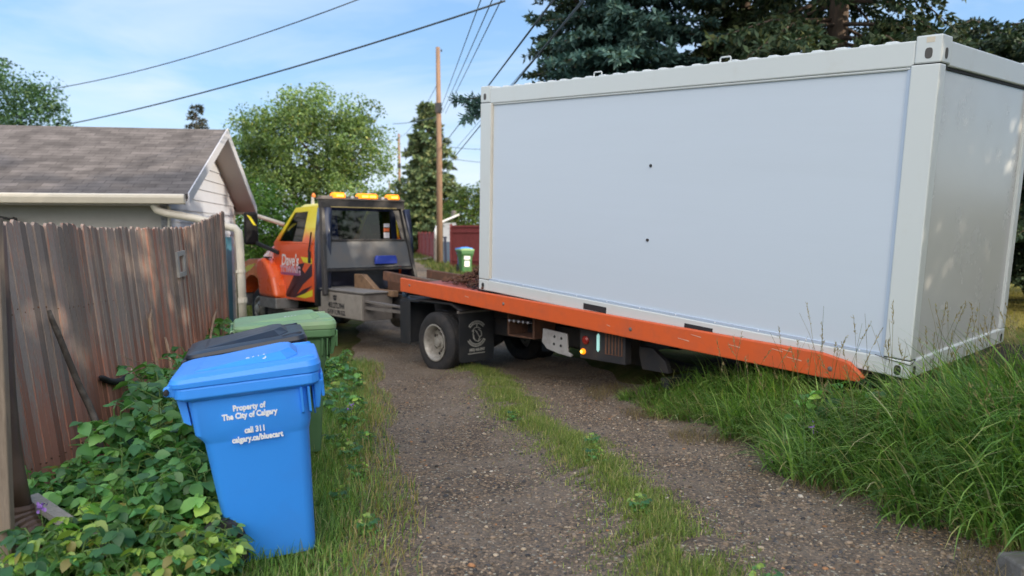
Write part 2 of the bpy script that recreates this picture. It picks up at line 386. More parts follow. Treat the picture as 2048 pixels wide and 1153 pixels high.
RUST = pbr('rusty_steel', (.11, .055, .035), .85, dirt=(.22, .10, .055), dscale=7, damt=.8, bump=.2)
DUSTY = pbr('dusty_grey_steel', (.17, .15, .135), .7, dirt=(.09, .075, .065), dscale=4, damt=.7, bump=.06)
TANBOX = pbr('dusty_tan_panel', (.30, .27, .235), .6, dirt=(.19, .165, .145), dscale=3, damt=.7)
RUBBER = pbr('tyre_rubber', (.022, .022, .024), .85, dirt=(.065, .055, .05), dscale=8, damt=.6, bump=.1)
FLAPM = pbr('flap_rubber', (.018, .02, .024), .6, dirt=(.05, .045, .042), dscale=5, damt=.5)
RIMM = pbr('rim_steel', (.42, .40, .36), .42, .35, dirt=(.14, .11, .09), dscale=6, damt=.7)
CHROME = pbr('silver_step', (.45, .44, .43), .35, .6, dirt=(.2, .18, .16), dscale=5, damt=.6)
DKGLASS = glassmat('cab_glass', (.17, .22, .22))
AMBER = lampmat('amber_lamp', (1.0, .26, .005), .75)
AMBERCORE = lampmat('amber_core', (1.0, .50, .08), 1.9)
WHITELED = lampmat('white_led', (.35, .65, .6), .32)
REDLENS = pbr('red_lens', (.25, .02, .015), .25)
WHITEP = pbr('white_print', (.8, .8, .8), .5)
GREYP = pbr('grey_print', (.42, .41, .37), .6)
BLACKP = pbr('black_print', (.018, .018, .02), .5)
PURPLEP = pbr('purple_print', (.30, .10, .22), .5)
BLUEB = pbr('blue_plastic', (.042, .29, .90), .36, dirt=(.05, .25, .78), dscale=2.2, damt=.5, bump=.03, bscale=60)
BLKB = pbr('black_plastic', (.010, .014, .026), .32, dirt=(.03, .03, .034), dscale=5, damt=.5)
GRNB = pbr('green_plastic', (.09, .20, .085), .55, dirt=(.11, .21, .10), dscale=3, damt=.6, bump=.03)
GRNL = pbr('green_lid_plastic', (.17, .30, .15), .55, dirt=(.22, .26, .17), dscale=3, damt=.6)
SIDING = pbr('white_siding', (.52, .545, .61), .6, dirt=(.45, .47, .52), dscale=2, damt=.5)
CREAM = pbr('cream_trim', (.66, .60, .50), .5, dirt=(.5, .44, .36), dscale=3, damt=.4)
GREIGE = pbr('grey_stucco', (.36, .345, .32), .9, bump=.2, bscale=80, dirt=(.30, .285, .26), dscale=2, damt=.6)
SOFFIT = pbr('soffit_pale', (.42, .38, .37), .7)
TEAL = pbr('teal_door', (.06, .21, .30), .5)
BROWN = pbr('brown_downspout', (.10, .062, .046), .5, dirt=(.15, .105, .08), dscale=5, damt=.5)
REDF = pbr('red_fence', (.20, .035, .035), .8, dirt=(.10, .03, .03), dscale=4, damt=.7, stretch=(6, 6, .6))
BARK = pbr('bark', (.10, .075, .058), .95, dirt=(.19, .13, .095), dscale=6, damt=.8, bump=.9, bscale=25, stretch=(3, 3, .8))
POLEW = pbr('pole_wood', (.26, .16, .10), .9, dirt=(.13, .09, .07), dscale=3, damt=.8, bump=.3, stretch=(4, 4, .5))
WIRE = pbr('wire', (.06, .08, .10), .6)
FENCEW = woodmat('fence_wood', (.335, .27, .232), (.42, .165, .105), .75, (34, 34, 1.5), lowstain=.30)
POSTW = woodmat('post_wood', (.235, .19, .15), (.27, .16, .075), .75, (14, 14, .8))
GREYW = woodmat('grey_wood', (.24, .23, .21), (.15, .13, .11), .6, (3, 10, 10))
LEAF = leafmat('leaf', .55, .4); GRASSM = leafmat('grass_blade', .5, .42); NEEDLE = leafmat('needle', .6, .12, .25, (1, 1.1, .6))
POTATO = leafmat('broad_leaf', .36, .38, .5)
STONE = attrmat('pebble', .75)

# ------------------------------------------------------------------ ground, alley, yard
def grid_sheet(xs, ys, name, mat, dz=0.0, fn=None, kind='structure'):
    X, Y = np.meshgrid(xs, ys); Z = gz(X, Y) + dz
    if fn is not None: X, Y, Z = fn(X, Y, Z)
    V = np.stack([X.ravel(), Y.ravel(), Z.ravel()], 1); nx, ny = len(xs), len(ys)
    i = np.arange(nx - 1)[None, :] + nx * np.arange(ny - 1)[:, None]; i = i.ravel()
    F = np.stack([i, i + 1, i + nx + 1, i + nx], 1)
    o = mesh_obj(name, V, F, mat, smooth=True); tag(o, kind=kind); return o
xs = np.unique(np.concatenate([np.linspace(-900, -40, 12), np.linspace(-40, -10, 31), np.linspace(-10, 10, 101), np.linspace(10, 40, 31), np.linspace(40, 900, 12)]))
ys = np.unique(np.concatenate([np.linspace(-60, -2, 20), np.linspace(-2, 22, 121), np.linspace(22, 60, 60), np.linspace(60, 220, 40), np.linspace(220, 1600, 10)]))
grid_sheet(xs, ys, 'ground', groundmat('turf_soil', [(.03, .045, .012), (.07, .085, .02), (.12, .105, .04), (.055, .075, .018)], 1.1, .6))
def alley_fn(s0, rs):
    def fn(A, Y, Z):
        # A = sideways position, Y = forward: bend into world x, ragged edges
        w = A.copy()
        n = np.sin(Y * 1.7) * .07 + np.sin(Y * 4.1 + 1) * .05 + np.sin(Y * .6 + 2) * .1
        e = (np.abs(A - .9) / 1.7) ** 3
        w = w + n * np.clip(e, 0, 1)
        X = w - .2 * (Y - 4) + 0.0
        return X, Y, gz(X, Y) + .028
    return fn
ys_a = np.unique(np.concatenate([np.linspace(-3, 22, 170), np.linspace(22, 60, 60), np.linspace(60, 170, 40)]))
grid_sheet(np.linspace(-.85, 2.72, 40), ys_a, 'gravel_alley', gravelmat(), fn=alley_fn(0, 0))
# bare yard soil right of the container, darkened and spread under the bed as shade, sunlit lawn beyond it
def patch(name, cx, cy, rx, ry, mat, dz, seed):
    rs = np.random.RandomState(seed); n = 60; V = [(cx, cy)]; 
    ph = rs.rand(6) * 6.28
    def rad(t): return 1 + .08 * np.sin(3 * t + ph[0]) + .06 * np.sin(5 * t + ph[1]) + .04 * np.sin(9 * t + ph[2])
    rings = 14; P = []
    for r in range(1, rings + 1):
        for k in range(n):
            t = 2 * math.pi * k / n; q = rad(t) * r / rings
            P.append((cx + rx * q * math.cos(t), cy + ry * q * math.sin(t)))
    P = [(cx, cy)] + P; P = np.array(P); V = np.stack([P[:, 0], P[:, 1], gz(P[:, 0], P[:, 1]) + dz], 1); F = []
    for k in range(n): F.append((0, 1 + k, 1 + (k + 1) % n))
    for r in range(rings - 1):
        for k in range(n):
            a = 1 + r * n + k; b = 1 + r * n + (k + 1) % n; F.append((a, a + n, b + n, b))
    o = mesh_obj(name, V, F, mat, smooth=True); return tag(o, kind='structure')
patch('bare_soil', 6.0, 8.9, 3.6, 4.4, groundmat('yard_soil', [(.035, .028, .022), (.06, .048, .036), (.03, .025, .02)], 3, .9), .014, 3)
patch('yard_lawn', 13.5, 20.5, 9, 6.0, groundmat('dry_lawn', [(.16, .15, .04), (.24, .21, .06), (.13, .13, .035)], 4, .5), .015, 4)
patch('garden_bed', -2.25, 4.2, .95, 2.6, groundmat('bed_soil', [(.03, .024, .018), (.05, .04, .03), (.025, .02, .016)], 3, .9), .02, 5)

# ------------------------------------------------------------------ office container, tipped with the bed
Rm = Matrix(((-0.65, -0.7597, 0.017), (0.7561, -0.6488, -0.0851), (0.0757, -0.0425, 0.9962)))
Rq = Rm.to_quaternion().normalized(); RB = Rq.to_matrix()
TW = Vector((3.444, 6.465, .443))
def build_container():
    L, W, H = 6.055, 2.435, 2.896
    root = empty('office_container', TW); root.rotation_mode = 'QUATERNION'; root.rotation_quaternion = Rq
    tag(root, 'white windowless office container with flat side panels, loaded on the tilted orange truck bed', 'container')
    # local: x along the truck, y 0 (camera side) to -W, z up
    def post(x0, x1, y0, y1):
        MB().box((x0, y0, .164), (x1, y1, 2.664)).build('corner_post', WFRAME, root, bevel=.012)
    post(0, .232, -.125, 0); post(L - .232, L, -.125, 0); post(0, .232, -W, -W + .125); post(L - .232, L, -W, -W + .125)
    # top and bottom beams
    MB().box((.21, -.14, 2.652), (L - .21, -.004, 2.862)).box((.236, -.10, 2.628), (L - .236, -.012, 2.652)).build('top_beam', WFRAME, root, bevel=.015)
    MB().box((.21, -W + .004, 2.652), (L - .21, -W + .14, 2.862)).build('top_beam', WFRAME, root, bevel=.015)
    MB().box((.004, -W + .2, 2.652), (.14, -.2, 2.862)).build('top_beam', WFRAME, root, bevel=.015)
    MB().box((L - .14, -W + .2, 2.652), (L - .004, -.2, 2.862)).build('top_beam', WFRAME, root, bevel=.015)
    MB().box((.21, -.15, .002), (L - .21, -.003, .158)).build('bottom_beam', WFRAME, root, bevel=.012)
    MB().box((.21, -W + .003, .002), (L - .21, -W + .15, .158)).build('bottom_beam', WFRAME, root, bevel=.012)
    MB().box((.003, -W + .2, .002), (.15, -.2, .158)).build('bottom_beam', WFRAME, root, bevel=.012)
    MB().box((L - .15, -W + .2, .002), (L - .003, -.2, .158)).build('bottom_beam', WFRAME, root, bevel=.012)
    # corner castings, each a block with an oval eye on both outer faces
    def casting(cx, cy, sx, sy, z0, z1, end):
        mb = MB(); x1 = cx + sx * .21; y1 = cy + sy * .21
        mb.box((min(cx, x1), min(cy, y1), z0), (max(cx, x1), max(cy, y1), z1))
        o = mb.build('corner_casting', WFRAME, root, bevel=.014)
        e = MB(); zc = z0 + (z1 - z0) * (.36 if z0 > 1 else .40)
        def oval(c, u, w, d):
            pts = []
            for k in range(20):
                a = 2 * math.pi * k / 20; pts.append(Vector(c) + Vector(u) * (.030 * math.copysign(abs(math.cos(a)) ** .7, math.cos(a))) + Vector(w) * (.044 * math.copysign(abs(math.sin(a)) ** .7, math.sin(a))))
            e.prism(pts, d)
        oval((cx + sx * .1, cy - sy * .002, zc), (1, 0, 0), (0, 0, 1), (0, sy * .004, 0))
        oval((cx - sx * .002, cy + sy * .1, zc), (0, 1, 0), (0, 0, 1), (sx * .004, 0, 0))
        build_split(e, 'casting_eye', pbr('eye_shadow', (.09, .085, .08), .8) if z0 > 1 else pbr('eye_dark', (.02, .02, .02), .9), o)
    for cx, sx in ((0, 1), (L, -1)):
        for cy, sy in ((0, -1), (-W, 1)):
            casting(cx, cy, sx, sy, 0, .160, 0); casting(cx, cy, sx, sy, 2.668, 2.896, 0)
    # panels with their seams
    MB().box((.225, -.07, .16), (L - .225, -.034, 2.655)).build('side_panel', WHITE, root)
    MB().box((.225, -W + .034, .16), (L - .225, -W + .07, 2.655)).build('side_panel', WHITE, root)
    ep = pbr('end_panel_shaded', (.56, .565, .55), .22, dirt=(.51, .51, .50), dscale=1.5, damt=.4, bump=.02, bscale=6)  # greyer than the side panels: the end's duller light is put into its colour
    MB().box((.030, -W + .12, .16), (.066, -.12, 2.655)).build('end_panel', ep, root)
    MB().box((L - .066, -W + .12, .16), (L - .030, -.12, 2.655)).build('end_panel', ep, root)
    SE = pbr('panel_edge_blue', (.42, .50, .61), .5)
    MB().box((.2325, -.034, .160), (.262, -.018, 2.651)).build('edge_trim', SE, root)
    MB().box((.263, -.034, .160), (L - .2325, -.014, .186)).build('edge_trim', SE, root)
    MB().box((L - .262, -.034, .187), (L - .2325, -.006, 2.651)).build('edge_trim', CREAM, root)
    sm = MB()
    for cx0, cx1 in ((.0, .232), (L - .232, L)):
        sm.box((cx0 + .004, -.121, .1595), (cx1 - .004, -.004, .1645)); sm.box((cx0 + .004, -.121, 2.6635), (cx1 - .004, -.004, 2.6685))
    sm.box((.018, -W + .13, 2.628), (.03, -.13, 2.652))
    build_split(sm, 'seam_gasket', SEAM, root)
    MB().box((.06, -W + .14, 2.80), (L - .06, -.14, 2.872)).build('roof', WFRAME, root)
    rb = MB()
    for i in range(24):
        x = .45 + i * .225
        rb.prism([(x - .075, -.085, 2.860), (x - .045, -.085, 2.890), (x + .045, -.085, 2.890), (x + .075, -.085, 2.860)], (0, -W + .17, 0))
    rb.build('roof_rib', WFRAME, root, bevel=.012)
    for x in (3.85, 2.08):
        MB().tube([(x - .062, -.05, 2.86), (x - .062, -.05, 2.905), (x - .05, -.05, 2.917), (x + .05, -.05, 2.917), (x + .062, -.05, 2.905), (x + .062, -.05, 2.86)], .009).build('lashing_loop', WFRAME, root)
    MB().box((.06, -.0035, 2.835), (.125, .0015, 2.878)).build('rating_label', pbr('label_tan', (.62, .55, .44), .6), root)
    # dark heads of two through-bolts, the row of small rivets, forklift pockets
    for z in (1.815, .973): MB().lathe([(.0, .016), (.014, .014), (.019, .004), (.019, 0)], (2.972, -.034, z), (0, 1, 0), 14).build('panel_bolt', DARK, root)
    rv = MB()
    for i in range(11): rv.lathe([(0, .006), (.008, .003), (.009, 0)], (.45 + i * .515, -.014, .175), (0, 1, 0), 8)
    build_split(rv, 'rivet', pbr('rivet_pale', (.8, .82, .85), .3, .3), root)
    for x0, x1 in ((3.535, 3.92), (2.01, 2.375)):
        MB().box((x0, -.02, .030), (x1, .0005, .105)).build('forklift_pocket', SEAM, root)
    MB().lathe([(0, .02), (.018, .018), (.022, 0)], (L - .1, .0, .03), (0, 1, 0), 12).build('lashing_bolt', RUST, root)
    # bent wire tie round the foot of the near corner
    MB().tube([(.30, .006, .168), (.2, .007, .150), (.08, .008, .138), (-.004, .006, .128), (-.008, -.03, .14), (-.006, -.09, .165)], .0035, 5).build('tie_wire', DARK, root)
    MB().box((-.002, -.52, .075), (.001, -.44, .115)).build('scuff_mark', pbr('scuff', (.28, .28, .27), .8), root)
build_container()

# ------------------------------------------------------------------ flatbed tow truck
hu = Vector((-.652, .7585, 0)).normalized(); hv = Vector((-hu.y, hu.x, 0))
UR, VR, ZG = 7.2, -1.2, -.50
TR0 = Vector((TW.x, TW.y, 0)) + hu * UR + hv * VR; TR0.z = ZG
truck = empty('flatbed_tow_truck', TR0, (0, 0, math.atan2(hu.y, hu.x)))
tag(truck, 'orange and yellow flatbed tow truck with lit amber lights, bed tilted down', 'tow truck')
TI = Matrix.Translation(TR0) @ Matrix.Rotation(math.atan2(hu.y, hu.x), 4, 'Z'); TII = TI.inverted()
def c(u, v, h): return Vector((u - UR, v - VR, h))                    # chassis: along, left, height over the alley
BM = TII @ (Matrix.Translation(TW) @ RB.to_4x4())                      # bed (container) frame -> truck frame
def bd(x, y, z): return BM @ Vector((x, y, z))
def cbox(mb, u0, u1, v0, v1, h0, h1): return mb.box(c(min(u0, u1), min(v0, v1), min(h0, h1)), c(max(u0, u1), max(v0, v1), max(h0, h1)))
BW = -2.49
def build_bed():
    top = lambda x: .118 - .02325 * x
    def rail(y0, y1):
        poly = [(8.09, top(8.09)), (8.09, top(8.09) - .228), (.72, -.136), (.40, -.10), (.352, -.056), (.50, .062), (.78, .10)]
        return [bd(x, y0, z) for x, z in poly], bd(0, y1, 0) - bd(0, y0, 0)
    p, d = rail(.012, .07); r = MB().prism(p, d).build('side_rail', ORANGE, truck, bevel=.012)
    b = MB()
    for x, z in ((5.398, -.115), (3.081, -.078), (.667, -.035), (7.8, -.16)): b.lathe([(0, .012), (.012, .011), (.024, .002), (.024, 0)], bd(x, .071, z), (BM.to_3x3() @ Vector((0, 1, 0))), 12)
    build_split(b, 'rail_bolt', DUSTY, r)
    sc = MB()
    rs = random.Random(5)
    for (x, z) in ((1.15, .03), (1.05, .045), (1.62, -.02), (.95, -.02), (2.1, .0), (2.25, -.07), (3.4, -.1), (6.2, -.14)):
        l_ = rs.uniform(.05, .16); sc.prism([bd(x, .0712, z), bd(x + l_, .0712, z + .01), bd(x + l_, .0712, z + .015), bd(x, .0712, z + .008)], bd(0, .001, 0) - bd(0, 0, 0))
    build_split(sc, 'rail_scratch', pbr('scratch', (.62, .40, .30), .8), r)
    p, d = rail(BW - .012, BW - .07); MB().prism(p, d).build('side_rail', ORANGE, truck, bevel=.012)
    dk = MB().hexa([bd(.42, .01, -.06), bd(.42, BW, -.06), bd(8.0, BW, top(8) - .16), bd(8.0, .01, top(8) - .16), bd(.42, .01, -.012), bd(.42, BW, -.012), bd(8.0, BW, top(8) - .10), bd(8.0, .01, top(8) - .10)])
    dk.build('deck', pbr('deck_red', (.42, .11, .08), .6, dirt=(.16, .09, .07), dscale=3, damt=.7), truck)
    cm = MB()
    for i in range(14):
        x = .9 + i * .54; z = -.075 - (x - .42) * .0135
        cm.bar(bd(x, -.02, z - .05), bd(x, BW + .02, z - .05), .06, .09)
    for y in (-.78, -1.62): cm.bar(bd(.8, y, -.25), bd(8.0, y, -.40), .09, .2)
    cm.build('subframe', DARK, truck)
    # rusty main beams that run on forward of the bed, a bracket and lighter channel
    mbm = MB()
    mbm.bar(bd(5.6, -.62, -.26), c(9.85, -.72, 1.42), .10, .17)
    mbm.build('bed_beam', RUST, truck, bevel=.01)
    MB().bar(bd(5.6, -1.75, -.26), c(9.85, -1.72, 1.42), .10, .17).build('bed_beam', RUST, truck, bevel=.01)
    MB().prism([c(10.75, -.55, 1.12), c(10.75, -.55, 1.42), c(10.45, -.55, 1.42), c(9.95, -.55, 1.16), c(9.3, -.55, 1.16), c(9.3, -.55, 1.05), c(10.75, -.55, 1.05)], (0, -.12, 0)).build('winch_bracket', pbr('ochre_steel', (.22, .13, .07), .8, dirt=(.1, .06, .04), dscale=6, damt=.8), truck, bevel=.01)
    MB().prism([c(10.72, -1.3, 1.12), c(10.72, -1.3, 1.40), c(10.4, -1.3, 1.40), c(9.9, -1.3, 1.16), c(9.3, -1.3, 1.16), c(9.3, -1.3, 1.05), c(10.72, -1.3, 1.05)], (0, -.12, 0)).build('winch_bracket', RUST, truck, bevel=.01)
build_bed()
def build_chassis():
    fr = MB()
    for v in (-.78, -1.62):
        fr.box(c(3.6, v - .04, .62), c(15.0, v + .04, .88))
        fr.box(c(6.0, v - .05, .90), c(11.3, v + .05, 1.08))
    for u in (3.7, 5.0, 6.3, 8.2, 9.6, 11.0, 12.5): fr.box(c(u - .05, -1.6, .66), c(u + .05, -.8, .84))
    fr.tube([c(7.2, -.2, .49), c(7.2, -2.2, .49)], .085, 12); fr.tube([c(7.6, -1.2, .6), c(11.5, -1.2, .72)], .05, 8)
    fr.lathe([(.0, -.22), (.14, -.18), (.2, 0), (.14, .18), (0, .22)], c(7.2, -1.2, .49), (0, 1, 0), 16)
    for v in (-.62, -1.78):
        fr.prism([c(6.5, v, .68), c(7.2, v, .56), c(7.9, v, .68), c(7.9, v, .72), c(7.2, v, .64), c(6.5, v, .72)], (0, .07, 0))
    fr.tube([c(14.35, -.3, .49), c(14.35, -2.1, .49)], .06, 10)
    fr.build('chassis_frame', DARK, truck)
    MB().tube([c(8.9, -1.55, .5), c(10.7, -1.55, .5)], .22, 18).build('fuel_tank', DUSTY, truck)
    # toolbox with the phone panel
    tb = cbox(MB(), 9.5, 11.28, -.66, -.035, .615, 1.115).build('toolbox', DUSTY, truck, bevel=.008)
    cbox(MB(), 9.53, 11.26, -.05, -.018, .63, 1.085).build('toolbox_door', TANBOX, tb, bevel=.006)
    cbox(MB(), 9.46, 11.32, -.70, -.01, 1.118, 1.150).build('toolbox_lid', pbr('box_lid', (.22, .205, .19), .55, dirt=(.13, .12, .11), dscale=4, damt=.6), tb, bevel=.008)
    Ft = lambda u, h: frame(c(u, -.0165, h), (-1, 0, 0), (0, 0, 1))
    text_obj('phone_lettering', '403.272.3944', .150, Ft(10.50, .835), BLACKP, tb, bold=.004, sx=.80)
    text_obj('weight_lettering', 'G.V.W 11,790 KGS.', .122, Ft(10.50, .705), BLACKP, tb, bold=.003, sx=.72)
    em = MB(); u0 = 10.55
    em.prism([c(u0 - .08, -.018, 1.035), c(u0 + .08, -.018, 1.035), c(u0 + .08, -.018, .995), c(u0 - .08, -.018, .995)], (0, .003, 0))
    em.prism([c(u0 - .07, -.018, .985), c(u0 + .07, -.018, .985), c(u0 + .05, -.018, .945), c(u0, -.018, .925), c(u0 - .05, -.018, .945)], (0, .003, 0))
    em.build('small_emblem', BLACKP, tb)
    # long bracket arm behind the box, hydraulic hose knuckle
    MB().bar(c(9.55, -.12, .86), c(8.25, -.12, .88), .10, .05).bar(c(9.55, -.12, .98), c(8.25, -.12, .96), .10, .03).build('bracket_arm', DUSTY, truck)
    MB().lathe([(0, -.06), (.05, -.04), (.06, 0), (.05, .04), (0, .06)], c(8.14, -.08, 1.20), (0, 0, 1), 12).tube([c(8.14, -.08, 1.18), c(8.0, -.15, 1.08), c(7.6, -.5, 1.06), c(6.8, -.5, 1.05)], .025, 6).build('hose_fitting', pbr('hose_blue', (.04, .07, .11), .5), truck)
build_chassis()
def wheel(u, v, R, wd, sgn, dual=False):
    """tyre centre v, sgn +1: outer face to the left."""
    ax = (0, sgn, 0); C0 = c(u, v, R - .012); rr = R * .60
    tp = [(rr, -wd / 2 + .02), (R * .80, -wd / 2), (R * .93, -wd / 2 + .012), (R * .985, -wd / 2 + .04), (R, -wd * .25), (R, -wd * .26 + .02), (R * .98, -wd * .2 + .005), (R * .98, -wd * .1), (R, -wd * .1 + .004), (R, wd * .1), (R * .98, wd * .1 + .004), (R * .98, wd * .2), (R, wd * .2 + .004), (R, wd * .3), (R * .985, wd / 2 - .04), (R * .93, wd / 2 - .012), (R * .80, wd / 2), (rr + .01, wd / 2 - .02), (rr - .012, wd / 2 - .06), (rr - .012, -wd / 2 + .06)]
    w = MB().lathe(tp, C0, ax, 48, close=True).build('wheel', RUBBER, truck, smooth=True)
    e = w.modifiers.new('Split', 'EDGE_SPLIT'); e.split_angle = R_(40)
    o = wd / 2
    if dual:   # deep dish: lip, barrel, disc with hand holes, hub
        rp = [(rr - .004, o - .01), (rr + .006, o - .004), (rr - .016, o - .002), (rr - .035, o - .03), (rr - .05, o - .10), (rr - .055, o - .15), (rr * .80, o - .165), (rr * .62, o - .17), (rr * .60, o - .15), (rr * .40, o - .145), (rr * .38, o - .10), (rr * .26, o - .09), (rr * .24, o - .05), (0, o - .045)]
    else:
        rp = [(rr - .004, o - .01), (rr + .006, o - .004), (rr - .016, o - .002), (rr - .035, o - .05), (rr * .82, o - .07), (rr * .6, o - .02), (rr * .42, o + .02), (rr * .4, o + .05), (rr * .2, o + .06), (0, o + .06)]
    rm = MB().lathe(rp, C0, ax, 40).build('rim', RIMM, w, smooth=True)
    e = rm.modifiers.new('Split', 'EDGE_SPLIT'); e.split_angle = R_(35)
    k = MB()
    for i in range(8):
        a = 2 * math.pi * i / 8; q = C0 + Vector((math.cos(a) * rr * .50, sgn * (o - .146), math.sin(a) * rr * .50)); k.lathe([(.014, 0), (.014, .035), (0, .04)], q, ax, 6)
    build_split(k, 'lug_nut', DUSTY, w)
    if dual:
        k = MB()
        for i in range(8):
            a = 2 * math.pi * (i + .5) / 8; q = C0 + Vector((math.cos(a) * rr * .72, sgn * (o - .1665), math.sin(a) * rr * .72)); k.lathe([(.028, 0), (.028, .004), (0, .004)], q, ax, 12)
        build_split(k, 'hand_hole', SEAM, w)
for (v, s, d) in ((-.14, 1, True), (-.46, 1, False), (-2.26, -1, True), (-1.94, -1, False)): wheel(7.2, v, .49, .27, s, d)
wheel(14.42, -.22, .49, .27, 1); wheel(14.42, -2.2, .49, .27, -1)
def build_flaps():
    # rear flap, hung behind the rear dual; printed ring of banners, phone line
    def flap(u, v0, v1, h0, h1, t=.012):
        y = (v0 + v1) / 2; pr = [(v1, h1), (v0, h1)] + [(v0 + .05 - .05 * math.cos(a), h0 + .05 - .05 * math.sin(a)) for a in (0, .5, 1.05, 1.57)] + [(v1 - .05 + .05 * math.sin(a), h0 + .05 - .05 * math.cos(a)) for a in (0, .5, 1.05, 1.57)]
        return MB().prism([c(u, a, b) for a, b in pr], (-t, 0, 0)).build('mud_flap', FLAPM, truck)
    u = 6.53; f = flap(u, -.68, .0, .235, 1.02)
    cv, ch = -.335, .665
    pr = MB()
    def arc(a0, a1, r0, r1, n=14):
        for i in range(n):
            t0 = R_(a0 + (a1 - a0) * i / n); t1 = R_(a0 + (a1 - a0) * (i + 1) / n)
            P = [c(u - .0125, cv + r * math.cos(t), ch + r * math.sin(t)) for r, t in ((r0, t0), (r1, t0), (r1, t1), (r0, t1))]
            pr.prism(P, (-.002, 0, 0))
    arc(38, 142, .155, .205); arc(210, 330, .155, .205)
    pr.build('banner_print', GREYP, f)
    k = MB()
    for a in list(range(46, 140, 9)) + list(range(218, 328, 9)):
        t = R_(a); e = R_(a + 4.5); P = [c(u - .015, cv + r * math.cos(q), ch + r * math.sin(q)) for r, q in ((.166, t), (.194, t), (.194, e), (.166, e))]; k.prism(P, (-.001, 0, 0))
    k.build('banner_marks', BLACKP, f)
    fg = MB()     # twisted hook-like emblem in outline
    def stroke(pts, w=.012):
        for a, b in zip(pts[:-1], pts[1:]):
            a = Vector(a); b = Vector(b); d = (b - a).normalized(); n = Vector((-d.y, d.x)) * w / 2
            fg.prism([c(u - .0125, cv + p.x, ch + p.y) for p in (a - n, a + n, b + n, b - n)], (-.002, 0, 0))
    stroke([(-.08, .07), (-.03, .1), (.03, .1), (.09, .04)]); stroke([(.0, .1), (.0, .15), (-.02, .13)]); stroke([(.06, .06), (.07, -.02), (.03, -.10), (-.03, -.125), (-.06, -.06), (-.02, .0), (.03, .06)])
    stroke([(-.03, .07), (-.09, .03), (-.10, -.03), (-.06, -.06), (-.03, -.02), (.0, .04)]); stroke([(.03, -.10), (.07, -.06), (.05, -.02)]); stroke([(-.03, -.125), (-.09, -.09)])
    fg.build('emblem_print', GREYP, f)
    M = lambda h: frame(c(u - .0128, cv - .01, h), (0, -1, 0), (0, 0, 1))
    text_obj('flap_phone', '(403) 460-0947', .062, M(.415), GREYP, f, bold=.0015, sx=.78)
    text_obj('flap_website', 'www.', .034, frame(c(u - .0128, cv + .13, .362), (0, -1, 0), (0, 0, 1)), GREYP, f, bold=.001)
    MB().box(c(u - .016, cv - .16, .356), c(u - .0125, cv + .09, .368)).build('website_underline', GREYP, f)
    MB().box(c(u - .02, -.72, 1.0), c(u + .02, .02, 1.04)).build('flap_hanger', DUSTY, truck)
    flap(6.53, -2.4, -1.72, .235, 1.02)
    # front guards of the rear duals: bent plates
    for v0, v1 in ((-.62, -.0), (-2.4, -1.78)):
        g = MB().prism([c(8.02, v1, .40), c(8.20, v1, 1.10), c(8.12, v1, 1.13), c(7.6, v1, 1.13), c(7.6, v1, 1.10), c(8.08, v1, 1.08), c(7.93, v1, .40)], (0, v0 - v1, 0))
        g.box(c(7.86, v1 - .001, .38), c(8.17, v1 + .014, 1.10)).build('wheel_guard', FLAPM, truck, bevel=.02)
    for v0, v1 in ((-.62, .0), (-2.4, -1.78)):
        MB().prism([c(6.5 + .0, v1, 1.03), c(6.75, v1, 1.12), c(7.7, v1, 1.12), c(7.7, v1, 1.145), c(6.72, v1, 1.145), c(6.45, v1, 1.05)], (0, v0 - v1, 0)).build('fender_plate', DARK, truck)
build_flaps()
